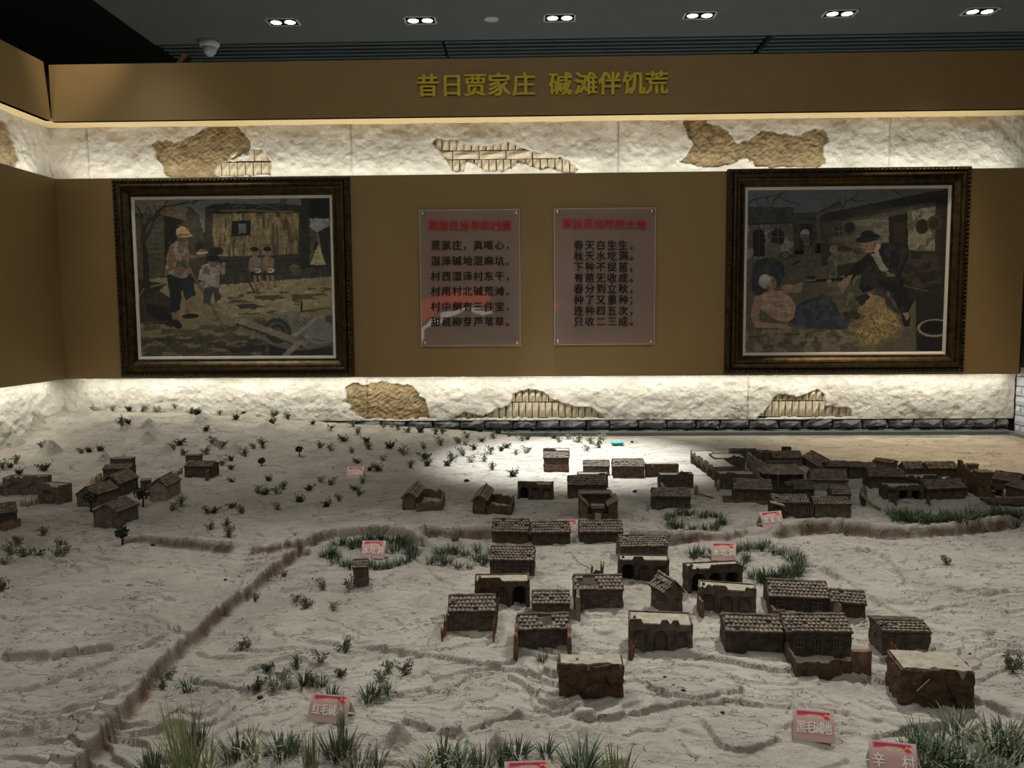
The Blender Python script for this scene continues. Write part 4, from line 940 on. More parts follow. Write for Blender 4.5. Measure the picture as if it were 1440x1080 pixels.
GU = np.linspace(-1, 1, NU); MU, MY = np.meshgrid(GU, GY); MX = x_of(MU, MY)
TH, TC = terrain(MX, MY)
def gz(x, y):
    f = (u_of(x, max(min(y, TY1), TY0))+1)/2*(NU-1); i = min(max(int(f), 0), NU-2); k = min(max(np.searchsorted(GY, y)-1, 0), len(GY)-2)
    u = min(max(f-i, 0), 1); v = min(max((y-GY[k])/(GY[k+1]-GY[k]), 0), 1)
    return float((TH[k, i]*(1-u)+TH[k, i+1]*u)*(1-v)+(TH[k+1, i]*(1-u)+TH[k+1, i+1]*u)*v)
def ground(px, py):
    z = Z0
    for _ in range(5):
        p = at(px, py, z); z = gz(p[0], min(p[1], TY1))
    return np.array([p[0], min(p[1], TY1-.02), z])
table = tag(empty('display_table', (0, 2.6, 0)), 'long museum display table carrying the sandy village landscape', 'table')
Pz = np.stack([MX, MY-2.6, TH], -1)
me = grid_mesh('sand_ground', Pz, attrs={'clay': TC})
sg = link('sand_ground', me, M['sand'], table)
MB().box(TX0+.04, TX1+0.03, TY0-2.6, TY1-2.6-.04, 0.02, 0.86).build('cabinet', M['cabinet'], table)
MB().box(TX0, TX1+0.03, TY0-2.6-.03, TY0-2.6, 0.0, 0.96).build('front_board', M['trim'], table)
MB().box(TX0+.04, TX1+0.03, TY0-2.6, TY1-2.6-.04, 0.855, 0.885).build('table_top', M['cabinet'], table)
# grey rim along the back and the right side
MB().box(-0.35, TX1, TY1-2.6-.055, TY1-2.6, 0.86, 0.953).build('rim', M['trim'], table)
MB().box(TX1-.0, TX1+.032, TY0-2.6, TY1-2.6, 0.86, 0.953).build('rim', M['trim'], table)

# ================================================================== VILLAGE MODELS
def nz3(p, s, a, seed=0.0):
    v = mnoise.noise_vector(Vector((p[0]*s+seed, p[1]*s-seed, p[2]*s+seed*.7))); return Vector(v)*a
def body_mesh(w_, d_, h, top, front=None, seed=0.0, amp=.0022, cell=None, dip=None, sink=.012):
    """closed clay body: front in plane y=0 facing -y; top(y or x) gives height; front(x,z) gives inward depth"""
    cell = cell or max(w_/44, .0022)
    nx = max(6, int(w_/cell)); nz = max(5, int((h+sink)/cell)); ny = max(4, int(d_/(cell*2)))
    mb = MB()
    def wob(p): return Vector(p)+nz3(p, 55, amp, seed)+nz3(p, 190, amp*.45, seed)
    def sheet(fn, a, b):
        V = [wob(fn(i/a, j/b)) for j in range(b+1) for i in range(a+1)]
        F = [(j*(a+1)+i, j*(a+1)+i+1, (j+1)*(a+1)+i+1, (j+1)*(a+1)+i) for j in range(b) for i in range(a)]
        mb.add(V, F)
    def zt(x, y): return top(x, y)
    def fr(u, v):
        x = -w_/2+w_*u; z = -sink+(zt(x, 0)+sink)*v
        dd = front(x, z) if front else 0
        if v >= 1 or u <= 0 or u >= 1: dd = 0
        return (x, dd, z)
    sheet(fr, nx, nz)
    sheet(lambda u, v: (w_/2-w_*u, d_, -sink+(zt(w_/2-w_*u, d_)+sink)*v), nx//2, nz//2)
    sheet(lambda u, v: (-w_/2, d_*(1-u), -sink+(zt(-w_/2, d_*(1-u))+sink)*v), ny, nz)
    sheet(lambda u, v: (w_/2, d_*u, -sink+(zt(w_/2, d_*u)+sink)*v), ny, nz)
    sheet(lambda u, v: (-w_/2+w_*u, d_*v, zt(-w_/2+w_*u, d_*v)), nx, ny)
    return mb
def arch_depth(x, z, cx, half, zt_, dep):
    if abs(x-cx) > half: return 0
    lim = zt_-half+math.sqrt(max(0, half*half-(x-cx)**2))*1.0
    return dep if z < lim else 0
def loc_of(root, P):
    c_, s_ = math.cos(-root.rotation_euler.z), math.sin(-root.rotation_euler.z)
    dx, dy = P[0]-root.location.x, P[1]-root.location.y
    return Vector((dx*c_-dy*s_, dx*s_+dy*c_, P[2]-root.location.z))
def mud_wall(root, pts_px, hpx, m='m_brown', thick=.008, name='yard_wall', seed=1, ragged=.35):
    P = [loc_of(root, ground(*p)) for p in pts_px]
    g0 = ground(*pts_px[0]); h = hpx/FOC*g0[1]
    rr = random.Random(seed*7+3); V = []; F = []
    L = []
    for a, b in zip(P[:-1], P[1:]):
        n = max(3, int((b-a).length/.006))
        L += [a.lerp(b, i/n) for i in range(n)]
    L.append(P[-1])
    for i, p in enumerate(L):
        q = L[min(i+1, len(L)-1)]-L[max(i-1, 0)]; nrm = Vector((-q.y, q.x, 0)).normalized()*thick/2
        hh = h*(1-ragged*(.25*rr.random()+.75*min(1, max(0, .5+.9*mnoise.noise(p*60+Vector((seed, 0, 0)))))))
        j = lambda: Vector((rr.uniform(-1, 1), rr.uniform(-1, 1), 0))*.0008
        V += [p-nrm+Vector((0, 0, -.01)), p-nrm+Vector((0, 0, hh*.5))+j(), p-nrm*.7+Vector((0, 0, hh))+j(), p+nrm*.7+Vector((0, 0, hh*.97))+j(), p+nrm+Vector((0, 0, hh*.5))+j(), p+nrm+Vector((0, 0, -.01))]
    for i in range(len(L)-1):
        for k in range(5): F.append((i*6+k, (i+1)*6+k, (i+1)*6+k+1, i*6+k+1))
    F.append(tuple(range(5, -1, -1))); F.append(tuple((len(L)-1)*6+k for k in range(6)))
    return MB().add(V, F).build(name, M[m], root)
def stakes(root, pts_px, hpx, m='wood', seed=1, dens=.0042, name='stake_fence', lean=.12):
    P = [loc_of(root, ground(*p)) for p in pts_px]; h = hpx/FOC*ground(*pts_px[0])[1]
    rr = random.Random(seed); mb = MB()
    for a, b in zip(P[:-1], P[1:]):
        n = max(2, int((b-a).length/dens))
        for i in range(n+1):
            p = a.lerp(b, i/n); hh = h*rr.uniform(.65, 1.1); q = p+Vector((rr.uniform(-lean, lean)*hh, rr.uniform(-lean, lean)*hh, hh))
            r_ = rr.uniform(.0014, .0026); mb.tube([p-Vector((0, 0, .008)), p.lerp(q, .5)+Vector((rr.uniform(-1, 1)*.001, 0, 0)), q], [r_, r_*.9, r_*.5], 5)
    return tag(mb.build(name, M[m], root), kind='stuff')
def tiles_on(root, w_, eave_y, eave_z, ridge_y, ridge_z, m, seed, hole=0.0, tw=.0088, overhang=.004):
    """tile courses laid on one roof slope, plus the roof slab under them"""
    rr = random.Random(seed); mb = MB()
    dy, dz = ridge_y-eave_y, ridge_z-eave_z; L = math.hypot(dy, dz); sy, sz = dy/L, dz/L
    ny_, nz_ = (-sz, sy) if sy > 0 else (sz, -sy)
    nc = max(5, int(w_/tw)); nr = max(3, int((L+overhang)/.0088)); hx, hr_ = rr.uniform(-.35, .35)*w_, rr.uniform(.2, .8)
    for r_ in range(nr):
        s0 = -overhang+(L+overhang)*r_/nr; s1 = s0+(L+overhang)/nr*1.18; s1 = min(s1, L)
        off = .5*(r_ % 2)*w_/nc
        for c_ in range(nc):
            if rr.random() < .035: continue
            x0 = -w_/2+w_*c_/nc+off*.6; x1 = x0+w_/nc*.82
            if x1 > w_/2+.002: continue
            if hole and math.hypot((x0-hx)/(w_*hole), ((r_+.5)/nr-hr_)/.35) < 1: continue
            t0, t1 = .0042+rr.uniform(-.0006, .0008), .0018+rr.uniform(-.0004, .0004); jj = rr.uniform(-.0007, .0007)
            def q(x, s, n): return (x, eave_y+sy*s+ny_*n, eave_z+sz*s+nz_*n)
            xm = (x0+x1)/2
            t0 *= 1.25; V = [q(x0, s0+jj, 0.0006), q(xm, s0+jj-.0006, 0.0006), q(x1, s0+jj, 0.0006), q(x0, s0+jj, t0*.72), q(xm, s0+jj-.0008, t0), q(x1, s0+jj, t0*.72), q(x0, s1, t1*.7), q(xm, s1, t1), q(x1, s1, t1*.7)]
            mb.add(V, [(0, 1, 4, 3), (1, 2, 5, 4), (3, 4, 7, 6), (4, 5, 8, 7), (0, 3, 6), (2, 8, 5)])
    return tag(mb.build('roof_tiles', M[m], root), kind='stuff')
def window_part(root, cx, zb, w_, h, y=.0012, name='window', m='lattice', nv=3, nh=2):
    mb = MB(); t = max(.0009, w_*.06)
    mb.box(cx-w_/2, cx-w_/2+t, y-t, y, zb, zb+h).box(cx+w_/2-t, cx+w_/2, y-t, y, zb, zb+h).box(cx-w_/2, cx+w_/2, y-t, y, zb, zb+t).box(cx-w_/2, cx+w_/2, y-t, y, zb+h-t, zb+h)
    for i in range(1, nv): mb.box(cx-w_/2+w_*i/nv-t*.35, cx-w_/2+w_*i/nv+t*.35, y-t*.8, y, zb, zb+h)
    for i in range(1, nh): mb.box(cx-w_/2, cx+w_/2, y-t*.8, y, zb+h*i/nh-t*.35, zb+h*i/nh+t*.35)
    return mb.build(name, M[m], root)
def lump(root, x, y, z, r_, m, name, sc=(1, 1, .7), seed=1):
    mb = MB(); V = []; F = []; n = 8; rings = 4
    rr = random.Random(seed)
    for i in range(rings+1):
        a = math.pi*i/rings
        for k in range(n):
            b = 2*math.pi*k/n; q = r_*(1+rr.uniform(-.12, .12))
            V.append((x+q*math.sin(a)*math.cos(b)*sc[0], y+q*math.sin(a)*math.sin(b)*sc[1], z+q*math.cos(a)*sc[2]))
    for i in range(rings):
        for k in range(n): F.append((i*n+k, i*n+(k+1) % n, (i+1)*n+(k+1) % n, (i+1)*n+k))
    return mb.add(V, F).build(name, M[m], root, smooth=True)
HOUSES = {}
def model(key, kind, x1, y1, x2, y2, hw, hr, dep, label, cat='house', group=None, m=None, roofm='tile', rise=None, chim=True, hole=0.0, wins=None, arches=3, dark_arch=(), sand=True, seed=None, name=None, lift=0, doors=True, rough=1.0):
    """kind G gabled with tiles, F flat-topped with arches, P plain block, B low box"""
    zc_ = ground((x1+x2)/2, (y1+y2)/2)[2]; A, B_ = at(x1, y1, zc_), at(x2, y2, zc_)
    wv = B_-A; w_ = math.hypot(wv[0], wv[1]); rz = math.atan2(wv[1], wv[0]); zg = min(A[2], B_[2])
    C_ = (A+B_)/2; sd = seed if seed is not None else (abs(hash_str(key)) % 1000)
    rr = random.Random(sd)
    # sizes from the sight lines at this distance
    h = (aty((x1+x2)/2, (y1+y2)/2-hw, C_[1])[2]-C_[2])
    nm = name or {'G': 'house_model', 'F': 'cave_house_model', 'P': 'adobe_block', 'B': 'small_shed'}[kind]
    root = tag(empty(nm, (C_[0], C_[1], zg), rz), label, cat, group)
    m = m or 'm_grey'; far = C_[1] > 2.6; cell = max(w_/(26 if far else 44), .0024)
    if kind == 'G':
        if rise is None:
            yb = C_[1]+dep*.5*math.cos(rz); zr = aty((x1+x2)/2, (y1+y2)/2-hw-hr, yb)[2]-C_[2]; rs = max(zr-h, .006)
        else: rs = rise/FOC*C_[1]
        rs = min(rs, dep*.9)
        top = lambda x, y: h+rs*(1-abs(y-dep/2)/(dep/2))-.001
        wl = wins if wins is not None else [(-.3, .16), (.3, .16)]
        dl = [(0, .12)] if doors else []
        def front(x, z):
            for c_, ww in wl:
                if abs(x-c_*w_) < ww*w_/2 and .30*h < z < .78*h: return .0025
            for c_, ww in dl:
                if abs(x-c_*w_) < ww*w_/2 and z < .72*h: return .0025
            return 0
        body_mesh(w_, dep, h, top, front, sd, .0016*rough, cell).build('walls', M[m], root)
        for c_, ww in wl: window_part(root, c_*w_, .31*h, ww*w_*.98, .46*h)
        for c_, ww in dl: window_part(root, c_*w_, 0, ww*w_*.98, .71*h, name='door', nv=2, nh=1)
        ov = .0045
        # roof slab, two slopes
        mb = MB(); nX = 14; V = []; F = []
        sl = rs/(dep/2)
        prof = [(-ov, h-ov*sl), (dep/2, h+rs), (dep+ov, h-ov*sl)]; th = .0032
        for i in range(nX+1):
            x = -w_/2-.002+(w_+.004)*i/nX
            for (y, z) in prof:
                V.append(Vector((x, y, z+th))+nz3((x, y, z), 60, .0013, sd))
            for (y, z) in reversed(prof):
                V.append(Vector((x, y, z-.0005))+nz3((x, y, z), 60, .0009, sd))
        for i in range(nX):
            for k in range(6): F.append((i*6+k, (i+1)*6+k, (i+1)*6+(k+1) % 6, i*6+(k+1) % 6))
        F.append((0, 1, 2, 3, 4, 5)); F.append(tuple(nX*6+k for k in (5, 4, 3, 2, 1, 0)))
        mb.add(V, F).build('roof', M['m_dark'], root)
        if hole: lump(root, rr.uniform(-.3, .3)*w_, dep*.2, h+rs*.3, w_*hole*.5, 'hole', 'roof_hole', (1, .6, .35), sd)
        tiles_on(root, w_*.985, -.001, h+th*.6, dep/2-.003, h+rs+th*.6, roofm, sd, hole)
        if abs(rz) > .25: tiles_on(root, w_*.985, dep+.001, h+th*.6, dep/2+.003, h+rs+th*.6, roofm, sd+1, 0)
        # ridge of lumpy clay
        rd = [Vector((-w_/2-.001+(w_+.002)*i/10, dep/2, h+rs+.0045+rr.uniform(-.001, .0012))) for i in range(11)]
        MB().tube(rd, [.0032+rr.uniform(-.0005, .0007) for _ in rd], 6).build('ridge', M[roofm], root)
        if chim:
            cx = -w_*.40; MB().lathe([(.0015, .000), (.0052, -.001), (.0066, .003), (.0058, .0075), (.0034, .008), (.003, .004), (.0008, .0035)], (cx, dep*.27, h+rs*.5+.002), 10).build('chimney', M[roofm], root)
    elif kind in ('F', 'P'):
        # sand-covered flat top with a raised rim; the front lip is eroded
        a_cs = [(-.5+(i+.5)/arches)*w_*.94 for i in range(arches)] if arches else []
        hf = w_/(arches*2.0)*.68 if arches else 0
        zt_ = h*.80
        def front(x, z):
            for i, cx in enumerate(a_cs):
                dd = arch_depth(x, z, cx, hf, zt_, .004)
                if dd:
                    if i in dark_arch: return .018
                    if arch_depth(x, z, cx, hf*.82, zt_-hf*.18, 1): return .006
                    return .003
            return 0
        slope = .06
        top = lambda x, y: h+slope*y*.5+(-.0075*max(0, mnoise.noise(Vector((x*38, sd, 0)))) if y < .001 else 0)
        body_mesh(w_, dep, h, top, front if arches else None, sd, (.0016 if kind == 'F' else .0022)*rough, cell).build('walls', M[m], root)
        for i, cx in enumerate(a_cs):
            if far and w_ < .12 and i not in dark_arch: 
                pass
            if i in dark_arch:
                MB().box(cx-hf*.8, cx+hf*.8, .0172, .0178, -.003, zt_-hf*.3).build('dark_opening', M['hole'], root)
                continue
            if i == arches//2 and arches > 2: window_part(root, cx, 0, hf*1.0, h*.5, y=.005, name='door', nv=2, nh=1)
            else: window_part(root, cx, h*.22, hf*1.05, h*.30, y=.005, nv=4, nh=3)
            pts = [Vector((cx-hf*1.08, -.0008, 0)), Vector((cx-hf*1.08, -.0008, zt_-hf))]+[Vector((cx-math.cos(t)*hf*1.08, -.0008, zt_-hf+math.sin(t)*hf*1.08)) for t in [math.pi*k/10 for k in range(1, 10)]]+[Vector((cx+hf*1.08, -.0008, zt_-hf)), Vector((cx+hf*1.08, -.0008, 0))]
            if not far: MB().tube(pts, .0012, 5).build('arch_moulding', M[m], root)
        if kind == 'F':
            mb = MB(); t = .0042; ph = .0055
            mb_ = MB()
            def strip(P):
                V = []; F = []
                for i, (p, q) in enumerate(P):
                    z = h+slope*.5*p[1]+ph*(.75+.5*abs(mnoise.noise(Vector((p[0]*40, p[1]*40, sd)))))
                    for (a, b) in ((p, h-.002), (p, z), (q, z), (q, h-.002)): V.append((a[0], a[1], b))
                for i in range(len(P)-1):
                    for k in range(3): F.append((i*4+k, (i+1)*4+k, (i+1)*4+k+1, i*4+k+1))
                mb_.add(V, F)
            n = 14
            n2 = 40; V = []; F = []
            for i in range(n2+1):
                x = -w_/2+w_*i/n2; e = mnoise.noise(Vector((x*17, sd+9.1, 0)))+.3*mnoise.noise(Vector((x*80, sd, 2)))
                z = h+.0024+max(-.003, min(.008, .003+.07*e)) if (arches or rough > 1) else h+.003+.02*max(0, e)
                for (a, b) in ((-.0006, h-.010), (-.0008, z), (t, z-.0004), (t, h-.01)): V.append((x, a, b))
            for i in range(n2):
                for k in range(3): F.append((i*4+k, (i+1)*4+k, (i+1)*4+k+1, i*4+k+1))
            mb_.add(V, F)
            strip([((-w_/2+w_*i/n, dep), (-w_/2+w_*i/n, dep-t)) for i in range(n+1)])
            strip([((-w_/2, dep*i/8), (-w_/2+t, dep*i/8)) for i in range(9)])
            strip([((w_/2, dep*i/8), (w_/2-t, dep*i/8)) for i in range(9)])
            mb_.build('parapet', M[m], root)
        if sand:
            n = 34; V = []; F = []
            for i in range(n+1):
                x = -w_/2+.0035+(w_-.007)*i/n
                e = mnoise.noise(Vector((x*26, sd+3.3, 0)))+.5*mnoise.noise(Vector((x*90, sd, 1)))
                y0 = .0012 if kind == 'F' else max(-.003, .003-.008*e)
                zz = lambda y: h+slope*.5*y+.0022
                lip = -.004-max(0, e)*.016 if y0 < 0 else 0
                V += [(x, y0-.0004 if y0 < 0 else y0, zz(0)+lip if y0 < 0 else h-.001), (x, y0, zz(y0)), (x, dep*.35, zz(dep*.35)+.001*rr.random()), (x, dep-.003, zz(dep))]
            for i in range(n):
                for k in range(3): F.append((i*4+k, (i+1)*4+k, (i+1)*4+k+1, i*4+k+1))
            MB().add(V, F).build('sand_layer', M['sandtop'], root)
        if kind == 'F' and chim:
            MB().box(-w_*.43, -w_*.43+.006, dep*.3, dep*.3+.006, h-.002, h+.009, j=.0006).build('chimney', M[m], root)
    else:
        top = lambda x, y: h
        body_mesh(w_, dep, h, top, None, sd, .0014*rough, cell).build('walls', M[m], root)
        MB().box(-w_/2-.002, w_/2+.002, -.003, dep+.002, h, h+.0045, j=.0008, rng=rr).build('roof', M[roofm], root)
    HOUSES[key] = root
    return root
def hash_str(s_):
    v = 7
    for ch in s_: v = (v*131+ord(ch)) % 1000003
    return v
GN = 'clay village house models'
# ---- near and middle rows (right half of the table)
r1 = model('n1', 'G', 631, 887, 697, 886, 27, 20, .075, 'tiled clay house with lattice windows and reddish stake fences at both sides', group=GN, seed=11)
stakes(r1, [(637,872),(630,886),(622,902)], 24, seed=1); stakes(r1, [(699,868),(697,886),(694,903)], 26, seed=2)
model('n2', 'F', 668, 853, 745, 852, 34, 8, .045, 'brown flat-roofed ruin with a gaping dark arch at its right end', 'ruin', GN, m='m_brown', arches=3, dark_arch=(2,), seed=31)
model('n3', 'G', 689, 811, 751, 812, 24, 17, .075, 'dark tiled house standing just right of the green grass ring, alone behind the brown ruin', 'house', GN, seed=12, m='m_dark')
model('n4a', 'G', 692, 763, 743, 764, 16, 16, .07, 'left house of the three tiled houses in a row on the sandy bank', 'house', GN, m='m_brown', seed=13, wins=[], doors=False)
model('n4b', 'G', 748, 767, 802, 766, 18, 13, .07, 'middle house of the three tiled houses in a row on the sandy bank', 'house', GN, m='m_dark', seed=14, wins=[], doors=False)
model('n4c', 'G', 815, 764, 876, 764, 16, 14, .07, 'right house of the three tiled houses in a row on the sandy bank', 'house', GN, m='m_dark', seed=15, wins=[], doors=False)
model('n5', 'G', 749, 868, 801, 868, 19, 16, .07, 'small tiled house wedged behind the fenced house with fallen grass in its yard', 'house', GN, seed=16, wins=[], doors=False)
r6 = model('n6', 'G', 730, 913, 802, 911, 27, 19, .075, 'tiled house with broken left roof flanked by two upright mud wall stubs', 'house', GN, seed=17, hole=.16, chim=False, wins=[(.33, .12), (-.32, .1)])
mud_wall(r6, [(728,895),(725,930)], 40, 'm_red', seed=3); mud_wall(r6, [(799,893),(801,928)], 38, 'm_red', seed=4)
r7 = model('n7', 'G', 808, 855, 876, 855, 26, 18, .075, 'collapsed tiled house with torn front slope and a log leaning at its left corner', 'house', GN, seed=18, hole=.22, chim=False, rough=1.8)
mud_wall(r7, [(812,850),(813,874)], 38, 'm_pale', thick=.010, seed=5); lump(r7, -.045, -.012, .006, .011, 'm_red', 'rubble', (1, .8, .7), 5)
r8 = tag(empty('broken_wall_stub', tuple(ground(838, 813))), 'broken stub of wall with two upright posts and a long twig, alone on sand', 'ruin', GN)
mud_wall(r8, [(831,813),(838,814),(846,813)], 14, 'm_dark', thick=.012, seed=6, name='wall', ragged=.7)
stakes(r8, [(831,813),(832,813)], 24, seed=8, dens=.004, name='post'); stakes(r8, [(846,813),(847,813)], 30, seed=9, dens=.004, name='post')
tw = [loc_of(r8, ground(*p))+Vector((0, 0, z)) for p, z in (((830,806), .012), ((815,795), .006), ((805,783), .004))]; MB().tube(tw, [.0013, .001, .0006], 5).build('twig', M['stem'], r8)
model('n9', 'G', 873, 789, 939, 788, 20, 14, .085, 'well kept tiled house directly behind the three-arched flat roof house with dead twigs', 'house', GN, seed=19, wins=[(-.3, .14)])
r10 = model('n10', 'F', 870, 818, 941, 819, 30, 6, .035, 'flat-roofed house with three arches, notched lip and dead twigs at its right corner', 'house', GN, m='m_dark', dark_arch=(0,), seed=32)
rr_ = random.Random(4); mb = MB()
for k in range(9):
    b = loc_of(r10, ground(920+k*2, 822)); mb.tube([b, b+Vector((rr_.uniform(-.01, .01), 0, .02)), b+Vector((rr_.uniform(-.025, .025), -.003, .035+rr_.random()*.01))], [.0009, .0007, .0004], 4)
mb.build('dead_twigs', M['stem'], r10)
model('n11', 'G', 915, 851, 937, 866, 31, 0, .042, 'tall narrow tiled house turned end-on, tilting to the left', 'house', GN, rise=13, chim=False, seed=20, wins=[], doors=False, roofm='tile')
o = tag(empty('rubble_heap', tuple(ground(916, 866))), 'low reddish rubble heap beside the tilting end-on house', 'rubble', GN)
for k in range(7): lump(o, -.028+.0085*k, rr_.uniform(-.004, .006), .005, .0085, 'm_red', 'clod', (1.1, .8, .8), k)
r13 = model('n13', 'F', 884, 913, 974, 917, 36, 13, .060, 'largest flat-roofed house, three clear lattice arches and a stub chimney, red stakes at left', 'house', GN, m='m_grey', seed=33)
stakes(r13, [(884,928),(888,929),(890,922)], 27, seed=12, dens=.0022, lean=.2)
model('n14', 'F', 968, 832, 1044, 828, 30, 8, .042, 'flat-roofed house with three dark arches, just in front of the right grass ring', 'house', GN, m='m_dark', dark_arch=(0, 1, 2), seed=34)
r15 = model('n15', 'F', 981, 859, 1063, 866, 32, 9, .045, 'skewed flat-roofed arched house with a clay stake leaning on its left corner', 'house', GN, m='m_grey', seed=35)
mud_wall(r15, [(982,858),(988,869)], 26, 'm_red', thick=.008, seed=9, name='leaning_stake', ragged=.2)
model('n16', 'G', 1020, 914, 1101, 917, 27, 21, .075, 'long plain tiled house joined to the left of the walled courtyard house', 'house', GN, seed=21, wins=[], doors=False, chim=False, m='m_dark')
r17 = model('n17', 'G', 1105, 921, 1197, 922, 33, 22, .085, 'large tiled house with mud-walled front courtyard and square gate pier', 'house', GN, seed=22, m='m_dark', wins=[(-.3, .15), (.3, .15)])
mud_wall(r17, [(1103,915),(1109,930),(1121,943),(1150,944),(1198,944)], 24, 'm_brown', seed=10); 
mud_wall(r17, [(1197,944),(1224,947)], 36, 'm_red', thick=.022, seed=11, name='gate_pier', ragged=.12)
r18 = model('n18', 'G', 1081, 864, 1166, 868, 26, 21, .085, 'long tiled house with sunken ridge, side yard walls and a pale slab at its left', 'house', GN, seed=23, m='m_dark')
mud_wall(r18, [(1082,862),(1090,870),(1104,873)], 17, 'm_red', seed=13); mud_wall(r18, [(1163,856),(1172,866),(1182,873)], 26, 'm_pale', seed=14, thick=.006)
MB().box(-.035, -.01, -.02, -.008, .012, .014, j=.001).build('pale_slab', M['sandtop'], r18)
model('n19', 'G', 1168, 868, 1217, 872, 22, 15, .06, 'small brown tiled house attached to the right end of the long sunken-ridge house', 'house', GN, seed=24, m='m_brown', wins=[], doors=False, chim=False)
r20 = model('n20', 'G', 1240, 924, 1307, 926, 36, 14, .075, 'rough weathered house with worn roof and slanting stake fence, right of the walled courtyard', 'house', GN, seed=25, rough=2.2, hole=.0, wins=[(-.28, .16)], doors=False)
stakes(r20, [(1238,900),(1250,920),(1260,935),(1268,945)], 24, seed=15, dens=.0036)
r21 = model('n21', 'P', 1266, 993, 1369, 998, 52, 8, .075, 'big cracked adobe block at right, plain brown front and sand-covered top', 'ruin', GN, m='m_brown', arches=0, seed=41, rough=2.2, chim=False)
pts = [Vector((.012, -.0035, .045)), Vector((.02, -.0035, .03)), Vector((.027, -.0035, .018)), Vector((.03, -.0035, .002))]
MB().tube(pts, [.0006, .0014, .0017, .0012], 5).build('crack', M['hole'], r21); MB().tube([Vector((-.035, -.004, .03)), Vector((-.015, -.004, .052))], .0012, 5).build('straw', M['grass_dry'], r21)
r22 = model('n22', 'P', 786, 982, 877, 983, 47, 4, .040, 'plain brown adobe block standing alone in front, ridge of sand along its top', 'ruin', GN, m='m_brown', arches=0, seed=42, rough=2.0, chim=False)
MB().box(-.034, -.024, -.004, -.002, -.004, .004, j=.001).build('dark_opening', M['hole'], r22)
pts = [Vector((.024, -.003, .042)), Vector((.029, -.003, .03)), Vector((.036, -.003, .024))]; MB().tube(pts, [.0008, .0018, .0008], 5).build('crack', M['hole'], r22)
model('n23', 'F', 728, 703, 778, 704, 22, 3, .03, 'small black arched ruin with a pale slab on its roof, left of the two-storeyed cluster', 'ruin', GN, m='m_dark', dark_arch=(0,), arches=3, seed=36)
# ---- two gabled ruins with roofless yards
for key, gx0, gy0, gx1, gy1, hw_, rise_, yard, lab in (('a', 577, 706, 567, 718, 19, 7, [(585,718),(621,718),(624,703),(588,697),(584,712)], 'end-on gabled hut with roofless ochre yard, left one of the pair in the open sand'),
                                                    ('b', 674, 710, 666, 723, 20, 7, [(684,723),(718,724),(722,711),(686,703)], 'end-on gabled hut with roofless dark yard, right one of the pair in the open sand')):
    rt_ = model('y'+key, 'G', gx0-8, gy0-8, gx0-8, gy0-7, hw_, 0, .06, lab, 'ruin', GN, m='m_ochre' if key == 'a' else 'm_brown', rise=rise_, chim=False, wins=[], doors=False, seed=50) if False else None
    A = ground(gx0+14, gy0-6); B_ = ground(gx1+17, gy1)
    # long side faces right: run from near end to far end
    rt_ = model('y'+key, 'G', gx1+17, gy1, gx0+19, gy0-4, hw_-2, 0, .044, lab, 'ruin', GN, m='m_ochre' if key == 'a' else 'm_brown', rise=rise_, chim=False, wins=[], doors=False, seed=51)
    mud_wall(rt_, yard[:3], 16, 'm_ochre' if key == 'a' else 'm_brown', thick=.010, seed=21); mud_wall(rt_, yard[2:], 16, 'm_ochre' if key == 'a' else 'm_brown', thick=.010, seed=22, ragged=.5)
r = model('s78', 'G', 497, 826, 518, 825, 28, 0, .035, 'tiny tower-like shrine with pitched roof, alone below the left grass ring', 'shrine', None, m='m_grey', rise=6, chim=False, wins=[], doors=False, seed=52, name='shrine_model')
# ---- bright area behind the middle
r25 = model('b25', 'G', 765, 656, 800, 656, 12, 7, .07, 'low tiled house with brown front parapet, farthest back on the white lit sand', 'house', GN, m='m_dark', seed=26, wins=[], doors=False, chim=False)
mud_wall(r25, [(765,663),(800,664)], 11, 'm_red', thick=.01, seed=23, ragged=.2)
model('b25b', 'F', 764, 645, 801, 645, 11, 3, .05, 'ruined dark block right behind the farthest house on the white lit sand', 'ruin', GN, m='m_dark', arches=2, seed=37)
model('b26', 'G', 821, 668, 857, 668, 12, 7, .06, 'left tiled house in the row of three on white lit sand', 'house', GN, m='m_grey', seed=27, wins=[], doors=False, chim=False)
model('b27', 'G', 862, 671, 906, 671, 15, 9, .07, 'middle tiled house in the row of three on white lit sand', 'house', GN, m='m_brown', seed=28, wins=[], doors=False)
model('b28', 'P', 908, 670, 954, 670, 17, 3, .04, 'plain brown block at the right end of the row on white lit sand', 'ruin', GN, m='m_brown', arches=0, seed=43, chim=False)
model('b29', 'G', 799, 702, 853, 702, 20, 11, .07, 'tiled dark house partly hidden by the U-shaped brown courtyard house', 'house', GN, m='m_dark', seed=29, wins=[], doors=False)
model('b29b', 'F', 812, 685, 855, 685, 17, 2, .04, 'notched flat ruin right behind the tiled house near the U-shaped courtyard', 'ruin', GN, m='m_dark', arches=0, seed=38, chim=False)
# U-shaped courtyard house
g = ground(842, 729); u = tag(empty('courtyard_house', tuple(g)), 'brown U-shaped courtyard house with sloped wings and small white gate', 'house', GN)
s_ = g[1]/FOC
def shed(x0, x1, y0, y1, ha, hb, nm, m):
    V = [(x0, y0, -.01), (x1, y0, -.01), (x1, y1, -.01), (x0, y1, -.01), (x0, y0, ha[0]), (x1, y0, ha[1]), (x1, y1, hb[1]), (x0, y1, hb[0])]
    return MB().add(V, [(3, 2, 1, 0), (0, 1, 5, 4), (1, 2, 6, 5), (2, 3, 7, 6), (3, 0, 4, 7), (4, 5, 6, 7)]).build(nm, M[m], u)
shed(-24*s_, 20*s_, .07, .11, (36*s_*.9,)*2, (40*s_*.9,)*2, 'rear_house', 'm_brown')
MB().box(-26*s_, 22*s_, .062, .115, 33*s_, 35*s_, j=.001).build('roof', M['tile'], u)
